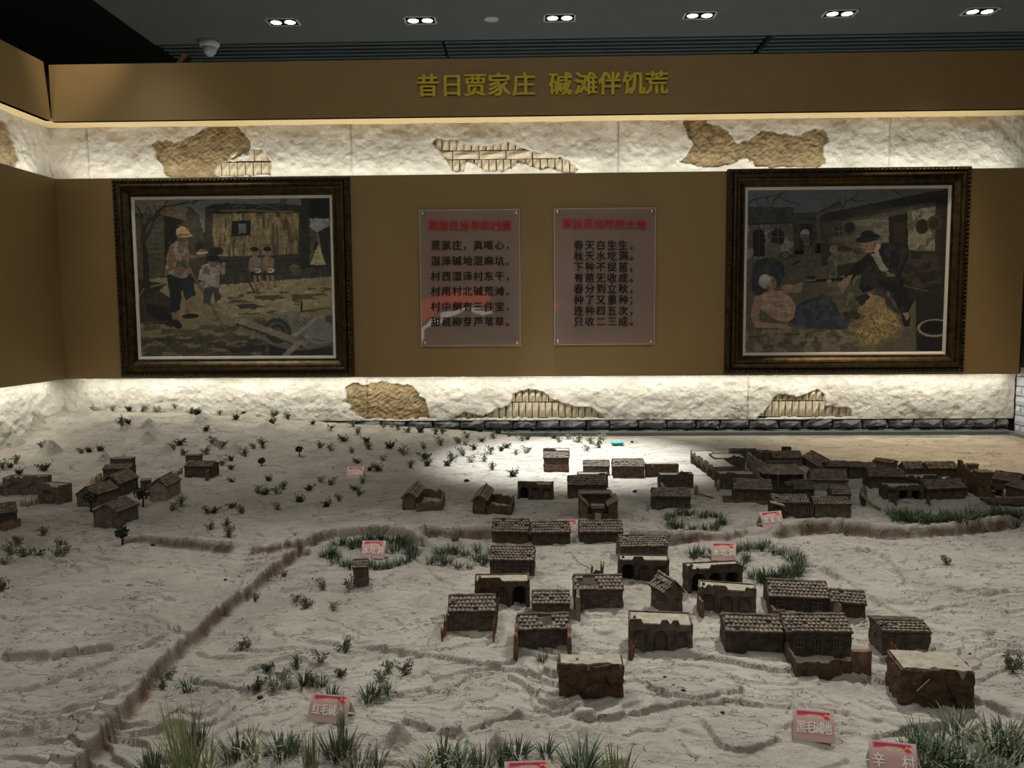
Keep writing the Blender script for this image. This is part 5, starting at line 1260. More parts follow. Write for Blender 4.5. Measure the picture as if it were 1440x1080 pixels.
shed(-27*s_, -16*s_, .0, .09, (33*s_, 22*s_), (33*s_, 22*s_), 'left_wing', 'm_ochre'); shed(14*s_, 27*s_, .0, .09, (22*s_, 30*s_), (22*s_, 30*s_), 'right_wing', 'm_brown')
MB().add([(-28*s_, -.003, 35*s_), (-14*s_, -.003, 21*s_), (-14*s_, .093, 21*s_), (-28*s_, .093, 35*s_), (-28*s_, -.003, 36.5*s_), (-14*s_, -.003, 22.5*s_), (-14*s_, .093, 22.5*s_), (-28*s_, .093, 36.5*s_)], [(3, 2, 1, 0), (4, 5, 6, 7), (0, 1, 5, 4), (1, 2, 6, 5), (2, 3, 7, 6), (3, 0, 4, 7)]).build('roof', M['tile'], u)
MB().add([(12*s_, -.003, 21*s_), (28*s_, -.003, 31*s_), (28*s_, .093, 31*s_), (12*s_, .093, 21*s_), (12*s_, -.003, 22.5*s_), (28*s_, -.003, 32.5*s_), (28*s_, .093, 32.5*s_), (12*s_, .093, 22.5*s_)], [(3, 2, 1, 0), (4, 5, 6, 7), (0, 1, 5, 4), (1, 2, 6, 5), (2, 3, 7, 6), (3, 0, 4, 7)]).build('roof', M['tile'], u)
MB().box(-9*s_, 8*s_, .03, .05, -.01, 16*s_, j=.001).build('gate_house', M['m_dark'], u); MB().box(-10*s_, 9*s_, .026, .056, 16*s_, 20*s_, j=.001).build('gate_roof', M['m_pale'], u)
MB().box(-16*s_, -5*s_, .0, .006, -.01, 9*s_, j=.001).build('front_wall', M['m_dark'], u); MB().box(3*s_, 14*s_, .0, .006, -.01, 9*s_, j=.001).build('front_wall', M['m_dark'], u)
MB().box(-5*s_, 3*s_, -.002, .004, -.01, 11*s_, j=.0006).build('gate', M['sandtop'], u)
model('b31', 'G', 917, 719, 971, 720, 21, 10, .07, 'dark tiled house right behind the small grass ring on lit sand', 'house', GN, m='m_dark', seed=30)
r32 = model('b32', 'F', 927, 688, 975, 688, 19, 4, .045, 'flat house with white sand top and sloping left wall, behind the small grass ring', 'house', GN, m='m_dark', arches=0, seed=39, chim=False)
mud_wall(r32, [(930,690),(936,697)], 14, 'm_pale', seed=24)
o = tag(empty('clay_post', tuple(ground(979, 696))), 'short pale clay post beside a fallen stick on lit sand', 'post')
lump(o, 0, 0, .018, .012, 'm_pale', 'post', (.7, .7, 1.8), 3); MB().tube([Vector((.01, 0, .004)), Vector((.05, -.06, .002))], .0025, 5).build('fallen_stick', M['stem'], o)
# ---- dense cluster at the right rear
GC = 'clay houses in the dense right cluster'
model('c34', 'F', 1003, 676, 972, 652, 17, 0, .06, 'row of collapsed dark arcades running away from the viewer at cluster left edge', 'ruin', GC, m='m_dark', arches=3, seed=61, chim=False, rough=2.0) if False else None
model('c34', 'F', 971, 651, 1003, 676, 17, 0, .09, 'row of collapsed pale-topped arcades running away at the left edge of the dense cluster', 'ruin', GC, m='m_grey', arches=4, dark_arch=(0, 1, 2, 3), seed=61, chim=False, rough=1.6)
model('c35', 'F', 1003, 663, 1048, 663, 18, 5, .09, 'dark block with white sandy roof enclosed by the collapsed arcades', 'house', GC, m='m_dark', arches=0, seed=62, chim=False)
model('c36', 'F', 1028, 650, 1066, 650, 15, 2, .05, 'dark roofless box at the very back of the dense cluster', 'ruin', GC, m='m_dark', arches=0, seed=63, sand=False, chim=False)
r37 = tag(empty('slanting_wall', tuple(ground(1060, 668))), 'grey-blue slanting side wall left of the hip-roofed temple', 'ruin', GC)
mud_wall(r37, [(1051,656),(1058,664),(1076,676)], 24, 'm_pale', thick=.012, seed=25, ragged=.15, name='wall'); mud_wall(r37, [(1051,656),(1080,655)], 22, 'm_dark', thick=.012, seed=26, ragged=.15, name='wall')
r38 = model('c38', 'F', 1010, 688, 1062, 688, 20, 5, .06, 'flat house with ragged white sand lip and pale post at its left corner', 'house', GC, m='m_dark', arches=0, seed=64, chim=False)
lump(r38, -.075, -.02, .022, .014, 'm_pale', 'post', (.6, .6, 1.6), 4)
model('c40a', 'G', 1064, 652, 1086, 652, 9, 8, .06, 'small tiled roof just left of the chimney house at the rear of the cluster', 'house', GC, seed=65, wins=[], doors=False, chim=False)
r40 = model('c40b', 'G', 1087, 656, 1128, 656, 12, 8, .07, 'rear cluster house whose roof carries a square dark chimney', 'house', GC, m='m_grey', seed=66, wins=[], doors=False, chim=False)
MB().box(-.01, .028, .04, .06, .055, .08, j=.001).build('chimney', M['m_dark'], r40)
model('c41', 'G', 1128, 652, 1160, 672, 11, 0, .075, 'tiled house seen along its roof, right behind the hip-roofed temple', 'house', GC, seed=67, rise=8, wins=[], doors=False, chim=False)
# temple
g = ground(1103, 693); tp = tag(empty('temple_model', tuple(g)), 'dark hip-roofed temple model with upturned eaves in the dense cluster', 'temple', None); s_ = g[1]/FOC
TW, TD, TE, TR = 26*s_, .085, 27*s_, 39*s_
body_mesh(TW*2, TD, TE, lambda x, y: TE, lambda x, z: (.004 if abs(x) < TW*.25 and z < TE*.6 else 0), 5, .001).build('walls', M['m_dark'], tp)
V = []; F = []
def hip(u, v):   # u along, v across
    ex, ey = TW*1.16, TD/2*1.35
    t = 1-max(abs(v), 0); x = u*(ex-(ex-TW*.74)*t); y = TD/2+v*ey
    z = TE+(TR-TE)*(t**1.35)+.008*(abs(u)**6)*(abs(v)**4)
    return (x, y, z)
nu, nv = 36, 12
P_ = np.array([[hip(-1+2*i/nu, -1+2*j/nv) for i in range(nu+1)] for j in range(nv+1)])
P_[..., 2] += .0018*(np.arange(nu+1) % 2)[None, :]
me = grid_mesh('roof', P_, smooth=False); link('roof', me, M['tile'], tp)
# end slopes
for sx in (-1, 1):
    n = 10; P_ = np.array([[(sx*(TW*.74+(TW*1.16-TW*.74)*j/n), TD/2+(-1+2*i/n)*TD/2*1.35*(j/n), TR-(TR-TE)*((1-(1-j/n))**.8)) for i in range(n+1)] for j in range(n+1)])
    link('roof_end', grid_mesh('roof_end', P_, smooth=False), M['tile'], tp)
MB().tube([Vector((-TW*.78, TD/2, TR+.010)), Vector((-TW*.6, TD/2, TR+.004)), Vector((TW*.6, TD/2, TR+.004)), Vector((TW*.78, TD/2, TR+.010))], .0045, 6).build('ridge', M['tile_dark'], tp)
mb = MB()
for k in range(14): x = -TW*.66+TW*1.32*k/13; mb.box(x-.0018, x+.0018, TD/2-.003, TD/2+.003, TR+.004, TR+.0125)
mb.build('ridge_ornament', M['tile_dark'], tp)
mb = MB(); [mb.box(x-.003, x+.003, -.012, -.008, -.01, TE, j=.0003) for x in (-TW*.95, -TW*.4, TW*.4, TW*.95)]; mb.build('porch_posts', M['m_dark'], tp)
MB().box(-TW*1.25, -TW*1.08, .0, TD, -.01, 20*s_, j=.002).build('side_wall', M['m_pale'], tp); MB().box(TW*.98, TW*1.22, .0, .05, -.01, 18*s_, j=.002).build('side_wall', M['sandtop'], tp)
MB().box(-TW*.6, TW*.4, -.05, -.04, -.01, 10*s_, j=.001).build('front_wall', M['m_dark'], tp)
r44 = model('c44', 'G', 1031, 706, 1085, 708, 19, 12, .07, 'very dark tiled house on a low plinth, left front of the dense cluster', 'house', GC, m='m_dark', seed=68, wins=[(-.3, .1)])
MB().box(-.10, .10, -.02, .07, -.01, .008, j=.002).build('plinth', M['m_brown'], r44)
r45 = model('c45', 'G', 1116, 702, 1145, 702, 14, 11, .06, 'small dark gate house in front of the temple', 'house', GC, m='m_dark', roofm='tile_dark', seed=69, wins=[], doors=True, chim=False)
MB().box(-.058, -.04, .0, .03, -.01, .05, j=.001).build('gate_pier', M['m_dark'], r45); MB().box(-.062, -.036, -.003, .033, .05, .058, j=.001).build('pier_cap', M['tile_dark'], r45)
r46 = model('c46', 'G', 1088, 726, 1138, 726, 19, 9, .07, 'front cluster house with sagging roof and a fallen pale slab at left', 'house', GC, m='m_dark', seed=70, rough=1.8, chim=False)
MB().box(-.085, -.04, -.03, -.005, .03, .034, Matrix.Rotation(.25, 4, 'Y')).build('fallen_slab', M['sandtop'], r46)
stakes(r46, [(1139,728),(1142,730)], 22, seed=31, m='stem', dens=.003)
model('c47', 'G', 1146, 727, 1197, 727, 18, 8, .07, 'front cluster house with smooth brick wall, nearest to the pale track', 'house', GC, m='m_grey', seed=71, wins=[], doors=False, chim=False)
model('c43', 'G', 1140, 690, 1192, 691, 15, 13, .07, 'pale mud house with clear tiled roof, right of the temple', 'house', GC, m='m_pale', seed=72, wins=[(0, .06), (.4, .05)], doors=False, chim=False)
r48 = model('c48', 'G', 1170, 710, 1196, 710, 15, 9, .05, 'half fallen house with crumbling tower and a green leaning log', 'ruin', GC, m='m_grey', seed=73, rough=2.2, wins=[], doors=False, chim=False)
lump(r48, .075, .0, .03, .018, 'm_grey', 'crumbling_tower', (.8, .7, 2.2), 6); MB().tube([Vector((.06, -.01, .045)), Vector((.085, -.05, .012)), Vector((.105, -.07, .002))], [.006, .006, .005], 8).build('leaning_log', M['leaf'], r48)
model('c42a', 'G', 1163, 673, 1192, 673, 17, 6, .06, 'left one of two low tiled houses behind the pale mud house', 'house', GC, seed=74, m='m_dark', wins=[], doors=False)
model('c42b', 'G', 1194, 673, 1213, 673, 16, 6, .06, 'right one of two low tiled houses behind the pale mud house', 'house', GC, seed=75, m='m_dark', wins=[], doors=False, chim=False)
model('c62a', 'G', 1214, 672, 1232, 672, 14, 6, .06, 'small far house at the left end of the rear row near yellow sand', 'house', GC, seed=76, m='m_dark', wins=[], doors=False, chim=False)
model('c62', 'G', 1227, 660, 1254, 664, 12, 3, .05, 'low house with slanting light roof, far back beside yellow sand', 'house', GC, seed=77, m='m_grey', wins=[], doors=False, chim=False)
model('c50', 'G', 1272, 668, 1301, 668, 9, 8, .06, 'far tiled house just left of the bigger weathered one at the back', 'house', GC, seed=78, m='m_dark', wins=[], doors=False, chim=False)
model('c51', 'G', 1305, 670, 1347, 670, 11, 8, .07, 'weathered tiled house at the back, right of the far small one', 'house', GC, seed=79, m='m_dark', wins=[], doors=False)
model('c52', 'F', 1273, 684, 1324, 684, 12, 3, .05, 'flat white-topped strip house between front arches and back row', 'house', GC, m='m_dark', arches=3, seed=80, chim=False)
model('c49', 'G', 1222, 687, 1273, 688, 17, 9, .08, 'tiled house with stepped base at the right end of the pale track', 'house', GC, seed=81, m='m_dark', wins=[(.2, .12)], doors=False)
r53 = model('c53', 'F', 1243, 702, 1299, 703, 17, 5, .055, 'black arched flat house with thin stakes in front, above the long grass strip', 'house', GC, m='m_dark', dark_arch=(1, 2), arches=3, seed=82, chim=False)
stakes(r53, [(1250,706),(1254,708),(1260,711)], 13, seed=33, m='stem'); 
r54 = model('c54', 'G', 1303, 703, 1358, 701, 15, 11, .07, 'dark house with round doorway and broken tall right wall above the grass strip', 'house', GC, m='m_dark', seed=83, wins=[(.3, .13), (-.2, .13)], doors=False, chim=False)
mud_wall(r54, [(1330,690),(1345,690),(1359,697)], 24, 'm_dark', seed=34); stakes(r54, [(1303,708),(1308,711)], 12, seed=35, m='stem')
r55 = tag(empty('tall_mud_wall', tuple(ground(1370, 697))), 'tall rough brown mud wall running across the right end of the cluster', 'wall', GC)
mud_wall(r55, [(1349,672),(1362,688),(1378,699),(1391,699)], 28, 'm_brown', thick=.02, seed=36, name='wall', ragged=.2)
model('c56', 'B', 1364, 661, 1376, 661, 7, 2, .03, 'tiny flat-capped hut far back near yellow sand', 'hut', GC, seed=84, m='m_brown')
model('c57', 'B', 1376, 674, 1397, 674, 9, 2, .05, 'flat-roofed shed behind the tall mud wall', 'shed', GC, seed=85, m='m_dark')
model('c58', 'G', 1394, 684, 1432, 690, 11, 10, .07, 'tiled house with wide sloping roof behind the small arched gate', 'house', GC, seed=86, m='m_dark', wins=[], doors=False, chim=False)
r59 = model('c59', 'F', 1396, 698, 1411, 698, 13, 3, .02, 'small brown arched gate near the right edge', 'gate', GC, m='m_brown', arches=1, dark_arch=(0,), seed=87, chim=False, sand=False, name='arched_gate')
model('c59b', 'B', 1389, 700, 1399, 700, 8, 1, .02, 'little brown box left of the arched gate', 'hut', GC, seed=88, m='m_brown')
model('c60', 'G', 1414, 697, 1441, 705, 15, 0, .06, 'hut with pale pitched roof cut by the right picture edge', 'hut', GC, seed=89, m='m_ochre', rise=7, wins=[], doors=False, chim=False)
o = tag(empty('timber_trough', tuple(ground(1426, 712))), 'dark boat-shaped timber trough at the right edge by the grass strip', 'trough')
MB().tube([Vector((-.10, .03, .02)), Vector((-.06, .01, .012)), Vector((0, 0, .01)), Vector((.06, 0, .014))], [.005, .013, .015, .013], 8).build('hull', M['m_dark'], o); MB().tube([Vector((-.06, .012, .024)), Vector((.06, .0, .03))], .006, 6).build('log', M['wood'], o)
# ---- left hamlet
GL = 'clay houses of the left hamlet'
model('l63', 'F', 5, 697, 64, 696, 23, 4, .05, 'wide low flat-roofed house with two arches near the left edge', 'house', GL, m='m_grey', arches=2, seed=91, chim=False)
model('l64', 'B', -12, 697, 10, 697, 13, 2, .05, 'dark shed cut by the left picture edge behind the pinkish wall', 'shed', GL, m='m_dark', seed=92)
r65 = model('l65', 'F', 53, 708, 84, 711, 25, 4, .055, 'single-arched box house with thin slab roof beside ragged stakes', 'house', GL, m='m_grey', arches=1, seed=93, chim=False)
stakes(r65, [(30,712),(40,713),(52,709)], 12, seed=41, dens=.006)
r67 = model('l67', 'G', -24, 748, 25, 741, 22, 0, .075, 'tiled house at the far left edge with pinkish ruined wall in front', 'house', GL, m='m_dark', rise=9, seed=94, chim=False)
mud_wall(r67, [(-12,749),(8,745),(28,738)], 14, 'm_red', thick=.012, seed=42)
model('l68', 'G', 132, 713, 167, 702, 16, 0, .07, 'lower joined tiled longhouse, left of the taller one, with a dark tree at its end', 'house', GL, m='m_grey', rise=9, seed=95, chim=False, wins=[], doors=False)
model('l69', 'G', 168, 700, 195, 689, 19, 0, .075, 'taller tiled longhouse joined at right to the lower longhouse', 'house', GL, m='m_dark', rise=10, seed=96, chim=False)
model('l70', 'G', 165, 741, 195, 728, 20, 0, .080, 'front tiled longhouse of the left hamlet with holed pale end wall', 'house', GL, m='m_grey', rise=9, seed=97, chim=True)
model('l71', 'G', 234, 704, 254, 692, 19, 0, .060, 'pale tiled house standing apart, between hamlet and walled house', 'house', GL, m='m_pale', rise=9, seed=98, chim=False, wins=[], doors=False)
r72 = model('l72', 'G', 145, 675, 184, 674, 15, 5, .06, 'tiled house behind the longhouses with pinkish stake fence on its left', 'house', GL, m='m_dark', seed=99, chim=False)
stakes(r72, [(128,682),(135,680),(144,676)], 13, seed=43, dens=.006)
model('l73', 'B', 155, 654, 184, 654, 8, 1, .04, 'long black box hut at the rear of the left hamlet', 'hut', GL, m='m_dark', seed=100)
model('l74', 'B', 198, 690, 212, 689, 13, 1, .035, 'small square brown hut right of the taller longhouse', 'hut', GL, m='m_brown', seed=101)
r75 = model('l75', 'G', 260, 671, 299, 671, 15, 6, .07, 'tiled house with reddish yard wall at its right corner', 'house', GL, m='m_dark', seed=102, chim=False)
mud_wall(r75, [(300,664),(290,676)], 14, 'm_red', seed=44); lump(r75, -.10, .0, .012, .016, 'm_pale', 'clay_pot', (1, 1, .8), 3); stakes(r75, [(250,668),(256,666)], 9, seed=45, dens=.004)
model('l76', 'B', 261, 650, 280, 650, 9, 2, .04, 'flat brown box hut standing behind the house with reddish yard wall', 'hut', GL, m='m_brown', seed=103)
model('m77', 'B', -40, 790, -20, 790, 10, 2, .03, 'x', 'hut') if False else None

# ================================================================== SIGN CARDS
def card_print(W_, H_, seed):
    X, Y = np.meshgrid(np.linspace(0, 1, W_), np.linspace(0, 1, H_))
    top, mid, low = np.array([240, 212, 204.]), np.array([202, 160, 152.]), np.array([190, 162, 152.])
    a = np.where(Y[..., None] < .5, top+(mid-top)*(Y/.5)[..., None], mid+(low-mid)*((Y-.5)/.5)[..., None])
    edge = 0.155+.035*np.sin(X*7+1)+.10*np.exp(-((X-.82)/.12)**2)
    k = np.clip((edge-Y)/.07+.5, 0, 1)*np.clip((X-.07)/.06, 0, 1)*np.clip((.93-X)/.06, 0, 1)*np.clip((Y-.02)/.04, 0, 1)
    a = a*(1-k[..., None])+np.array([206, 62, 92.])*k[..., None]
    def sp(x, y, r_, c_):
        m_ = np.exp(-(((X-x)*1.3/r_)**2+((Y-y)/r_)**2)**2)[..., None]; return a*(1-m_)+np.array(c_)*m_
    for (x, y, r_) in ((.38, .17, .035), (.44, .22, .045), (.62, .20, .035), (.68, .16, .03), (.80, .12, .035), (.88, .16, .045), (.74, .17, .02), (.93, .2, .03), (.56, .26, .02)): a = sp(x, y, r_, (255, 214, 150))
    for t in np.linspace(0, 1, 26): a = sp(.55+.35*t, .27-.17*t, .012, (250, 190, 130))
    for t in np.linspace(0, 1, 14): a = sp(.74, .18+.12*t, .01, (250, 200, 150))
    l = np.clip(a, 0, 255)/255; l = np.where(l <= .04045, l/12.92, ((l+.055)/1.055)**2.4)
    return np.concatenate([l, np.ones(l.shape[:2]+(1,))], -1)
PRINT = card_print(90, 66, 1)
def sign(xl, yl, xr, yr, hpx, text, label, lean=.5, sx=1.0):
    zc_ = ground((xl+xr)/2, (yl+yr)/2)[2]; A, B_ = at(xl, yl, zc_), at(xr, yr, zc_); wv = B_-A; w_ = math.hypot(wv[0], wv[1]); rz = math.atan2(wv[1], wv[0])
    C_ = (A+B_)/2; h = hpx/FOC*C_[1]*1.04/(math.cos(lean)+math.sin(lean)*math.sin(math.atan2(1.6-C_[2], C_[1])))
    t = tag(empty('place_sign', (C_[0], C_[1], C_[2]+.0005), rz), label, 'sign')
    roll = 0
    R = Matrix.Rotation(-lean, 4, 'X')
    nx, nz = 90, 66
    X, Z = np.meshgrid(np.linspace(-w_/2, w_/2, nx), np.linspace(h, 0, nz))
    P = np.stack([X, np.sin(lean)*Z-.0012, np.cos(lean)*Z], -1)
    link('printed_face', grid_mesh('printed_face', P[::-1], smooth=False, colors=PRINT[::-1]), M['print'], t)
    MB().box(-w_/2, w_/2, -.0008, .0008, 0, h, R).build('card_panel', M['card'], t)
    MB().add([(-w_/2+.003, h*math.sin(lean)-.001, h*math.cos(lean)-.003), (w_/2-.003, h*math.sin(lean)-.001, h*math.cos(lean)-.003), (w_/2+.001, h*math.sin(lean)+.4*h, .001), (-w_/2+.001, h*math.sin(lean)+.4*h, .001)], [(0, 1, 2, 3)]).build('rear_stand', M['card'], t)
    n = len(text); fs = h*.42 if n > 2 else h*.42
    for i, ch in enumerate(text):
        if ch == ' ': continue
        me = text_mesh(ch, fs, .0003, fs*.016, sx=.80 if n > 3 else .9)
        x = -w_*.5+w_*(.19+.62*i/(n-1)) if n > 1 else 0
        o = link('character', me, M['whitetext'], t)
        zz = h*.44
        o.matrix_local = Matrix.Translation((x, math.sin(lean)*zz-.0022, math.cos(lean)*zz)) @ Matrix.Rotation(math.pi/2-lean, 4, 'X')
    return t
sign(432, 1014, 487, 1019, 41, '红毛碱地', 'pink place card half hidden by tall dry grass, lower left')
sign(1116, 1040, 1175, 1046, 45, '黑毛碱地', 'pink place card standing clear of plants, lower right')
sign(1224, 1090, 1292, 1098, 52, '辛 村', 'large pink place card beside foreground grass, lowest right, two characters')
sign(710, 1114, 776, 1112, 44, '贾家庄', 'pink place card cut off by the bottom edge of the photo')
sign(507, 785, 540, 786, 25, '水圪洞', 'faded pink card in the left grass ring')
sign(1001, 788, 1036, 789, 25, '水圪洞', 'pink card among grass tufts beside the right grass ring')
sign(487, 672, 511, 672, 15, '白毛碱地', 'small pink card far back among dry shrubs')
sign(1073, 742, 1103, 739, 21, '贾家庄', 'tilted washed-out card at the end of the bank, right of centre', lean=.45)
sign(784, 752, 814, 752, 21, '贾家庄', 'pink card half hidden behind the row of three tiled houses')

# ================================================================== PLANTS
def blade(mb, base, ang, L, w_, lean, droop, rr, fold=0.0):
    d = Vector((math.cos(ang), math.sin(ang), 0)); s_ = Vector((-math.sin(ang), math.cos(ang), 0)); n = 5; V = []
    for i in range(n+1):
        t = i/n; z = L*t*math.cos(lean)*(1-droop*t*t); r_ = L*math.sin(lean)*t+L*droop*.75*t*t
        p = base+d*r_+Vector((0, 0, z)); ww = w_*(1-t**1.6)*(.6+.9*t*(1-t)*2)
        V += [p-s_*ww/2, p+s_*ww/2]
    mb.add(V, [(2*i, 2*i+1, 2*i+3, 2*i+2) for i in range(n)])
def grass_mesh(n, L, w_, spread, lean0, droop, seed):
    rr = random.Random(seed); mb = MB()
    for _ in range(n):
        a = rr.uniform(0, 6.283); r_ = spread*math.sqrt(rr.random())
        blade(mb, Vector((r_*math.cos(a), r_*math.sin(a), -.003)), a+rr.uniform(-.5, .5), L*rr.uniform(.55, 1.1), w_*rr.uniform(.7, 1.2), lean0*rr.uniform(.2, 1.3), droop*rr.random(), rr)
    return mb.mesh('grass_tuft')
def shrub_mesh(ns, H_, spread, leaf, nl, seed, twig=True):
    rr = random.Random(seed); mb = MB(); mt = MB()
    for _ in range(ns):
        a = rr.uniform(0, 6.283); q = Vector((math.cos(a)*spread*rr.random(), math.sin(a)*spread*rr.random(), H_*rr.uniform(.55, 1.0)))
        m_ = q*.5+Vector((rr.uniform(-1, 1), rr.uniform(-1, 1), 0))*H_*.12
        if twig: mt.tube([Vector((0, 0, -.004)), m_, q], [H_*.022, H_*.016, H_*.008], 4)
        for k in range(nl):
            t = rr.uniform(.2, 1.05); c_ = (m_*2*t if t < .5 else m_.lerp(q, (t-.5)*2))+Vector((rr.gauss(0, 1), rr.gauss(0, 1), rr.gauss(0, 1)))*leaf*.8
            c_.z = max(c_.z, leaf*.3)
            u = Vector((rr.uniform(-1, 1), rr.uniform(-1, 1), rr.uniform(-.3, 1))).normalized(); v = u.orthogonal().normalized(); l_ = leaf*rr.uniform(.6, 1.2)
            mb.add([c_-u*l_, c_+v*l_*.45, c_+u*l_, c_-v*l_*.45], [(0, 1, 2, 3)])
    return mb.mesh('foliage'), mt.mesh('stems')
SHR = [shrub_mesh(10, .036, .034, .0046, 13, s) for s in (1, 2, 3)]
SHR_D = [shrub_mesh(12, .026, .036, .0044, 18, s) for s in (5, 6)]
GRS = [grass_mesh(46, .046, .0030, .014, .55, .45, s) for s in (1, 2, 3)]
GRD = [grass_mesh(26, .030, .0022, .010, .6, .3, s) for s in (7, 8)]
SHR_B = [(a.copy(), b.copy()) for a, b in SHR[:2]]
for a, b in SHR: a.materials.append(M['leaf']); b.materials.append(M['stem'])
for a, b in SHR_D: a.materials.append(M['leaf_dark']); b.materials.append(M['stem'])
for a, b in SHR_B: a.materials.append(M['leaf_bright']); b.materials.append(M['stem'])
for a in GRS: a.materials.append(M['grass'])
for a in GRD: a.materials.append(M['leaf'])
PR = random.Random(99)
L5 = L6 = L7 = L8 = L9 = None
LM = [('the walled house', 280, 672), ('the front longhouse', 180, 735), ('the pale house standing apart', 243, 700), ('the small far pink card', 499, 672), ('the left end-on ruin', 590, 715), ('the right end-on ruin', 690, 718), ('the faded card of the left grass ring', 523, 785), ('the tiny shrine', 507, 825), ('the half hidden pink card', 460, 1015), ('the far left tiled house', 15, 745), ('the raised road bend', 440, 752), ('the black ball bush', 368, 655), ('the bank left of the road', 250, 765), ('the tall reed clump', 250, 1070), ('the cracked adobe block', 1317, 990), ('the long bank at the right', 1250, 752), ('the gap between the two left banks', 340, 775), ('the single-arched box house', 70, 710), ('the farthest house on lit sand', 783, 655), ('the dark bush on the pale track', 421, 640), ('the dark arched ruin', 752, 700), ('the turquoise dish', 868, 625), ('the flat black stone', 656, 677), ('the tan straw patch in the wall', 545, 600), ('the brick patch left of the middle', 760, 606), ('the longest black hut', 170, 650), ('the wide two-arched house', 34, 690), ('the dark tiled house', 720, 805), ('the notched dark house', 945, 715), ('the faded card of the right ring', 1018, 785), ('the three-arched flat house', 1006, 828), ('the black arched house', 1270, 703), ('the house with round doorway', 1330, 702), ('the timber trough', 1426, 712), ('the back left corner', 90, 598), ('the left wall edge', 10, 625), ('the mound line at the back', 300, 596)]
deferred = []
def single(o, base, px, py):
    nm, lx, ly = min(LM, key=lambda q: math.hypot(px-q[1], (py-q[2])*1.8)); dx, dy = px-lx, (py-ly)*1.8
    side = ('right of' if dx > 0 else 'left of') if abs(dx) > abs(dy) else ('in front of' if dy > 0 else 'behind')
    deferred.append((base+' '+side+' '+nm, math.hypot(dx, dy), o)); return o
def settle():
    g_ = {}
    for l, d, o in deferred: g_.setdefault(l, []).append((d, o))
    for l, q in g_.items():
        q.sort(key=lambda t: t[0])
        for k, (d, o) in enumerate(q):
            o['label'] = l if len(q) == 1 else l+', '+(('', 'second ', 'third ', 'fourth ', 'fifth ', 'sixth ', 'seventh ', 'eighth ', 'ninth ', 'tenth ', 'eleventh ', 'twelfth ', 'thirteenth ', 'fourteenth ', 'fifteenth ', 'sixteenth ', 'seventeenth ', 'eighteenth ', 'nineteenth ', 'twentieth ')[min(k, 19)])+'nearest'
def put_shrub(px, py, s_, label, group, kind='s', wid=None):
    p = ground(px, py); pool = {'s': SHR, 'd': SHR_D, 'b': SHR_B}[kind]; a, b = PR.choice(pool)
    o = tag(empty('shrub', tuple(p), PR.uniform(0, 6)), label, 'shrub', group); o.scale = (s_, s_, s_)
    link('foliage', a, None, o); link('stems', b, None, o)
    if group: single(o, {'s': 'leafy greyish shrub', 'd': 'low dark shrub', 'b': 'pale green shrub'}[kind], px, py)
    return o
def put_grass(px, py, s_, label, group, pool=None, cat='grass'):
    p = ground(px, py); me = PR.choice(pool or GRS); o = link('grass_tuft', me, None, None, tuple(p), PR.uniform(0, 6)); o.scale = (s_, s_, s_*PR.uniform(.85, 1.1))
    tag(o, label, cat, group)
    if group: single(o, 'green grass tuft', px, py)
    return o
def many(pts, fn): 
    for q in pts: fn(*q)
# open field behind, between the pale track and the brick footing (lit sand)
L1 = 'small dry grey-green shrub in the open sand behind, left of centre'
for (px, py) in [(497,606),(540,612),(516,625),(504,618),(465,617),(495,637),(519,632),(568,640),(551,613),(547,631),(598,646),(596,632),(592,612),(612,612),(622,610),(657,616),(645,624),(620,627),(574,612),(560,608),(600,655),(577,658),(538,648),(503,652),(635,648),(628,655),(655,626),(466,634),(450,630),(484,625),(440,616)]:
    put_shrub(px, py, PR.uniform(.8, 1.35), L1, 'dry shrubs in the open field, left of centre', PR.choice('ssd'))
L2 = 'small green shrub on the white lit sand left of the farthest house'
for (px, py) in [(677,622),(675,606),(695,617),(651,641),(682,648),(688,638),(705,634),(712,630),(725,640),(716,614),(667,632),(700,610),(742,618),(693,661),(720,670),(741,637),(662,650),(752,612),(768,614),(779,617)]:
    put_shrub(px, py, PR.uniform(.75, 1.2), L2, 'green shrubs on the white lit sand', PR.choice('sbd'))
L3 = 'bright pale green shrub close to the grey rim behind the farthest house'
for (px, py) in [(787,622),(800,618),(812,622),(832,624),(842,630),(826,634),(846,619),(735,620)]:
    put_shrub(px, py, PR.uniform(.9, 1.3), L3, 'pale green shrubs by the rim', 'b')
L4 = 'dry shrub on the mounds at the back left of the table'
for (px, py) in [(105,602),(137,598),(174,594),(216,603),(256,596),(215,610),(163,614),(253,613),(271,615),(285,612),(293,607),(280,619),(323,605),(356,608),(382,618),(333,617),(115,640),(126,638),(142,637),(173,627),(181,625),(60,643),(244,637),(258,640),(252,632),(290,640),(300,633),(312,632),(290,625),(357,632),(345,642),(370,632),(14,658),(22,652),(62,662),(4,660),(26,667),(15,632),(392,612),(398,600),(412,600),(325,648),(312,655),(324,660)]:
    put_shrub(px, py, PR.uniform(.8, 1.4), L4, 'dry shrubs on the mounds at the back left', PR.choice('ssd'))
L5 = 'grey-green shrub in the sandy field between left hamlet and grass rings'
for (px, py) in [(378,676),(372,696),(390,695),(398,688),(362,693),(391,716),(326,713),(340,722),(291,722),(242,718),(254,712),(296,745),(320,742),(321,755),(326,678),(450,678),(435,690),(465,683),(500,690),(505,697),(510,680),(422,706),(458,713),(477,705),(300,722)]:
    put_shrub(px, py, PR.uniform(.7, 1.1), L5, 'shrubs of the middle left field', PR.choice('ssd'))
L6 = 'grey-green leafy shrub in the sand at the far left, in front of the hamlet'
for (px, py) in [(17,780),(27,768),(33,785),(60,753),(55,780),(80,778),(92,778),(5,795),(4,830),(85,765)]:
    put_shrub(px, py, PR.uniform(.75, 1.0), L6, 'shrubs at the far left', 's')
L7 = 'small shrub on the bare slope below the left grass ring'
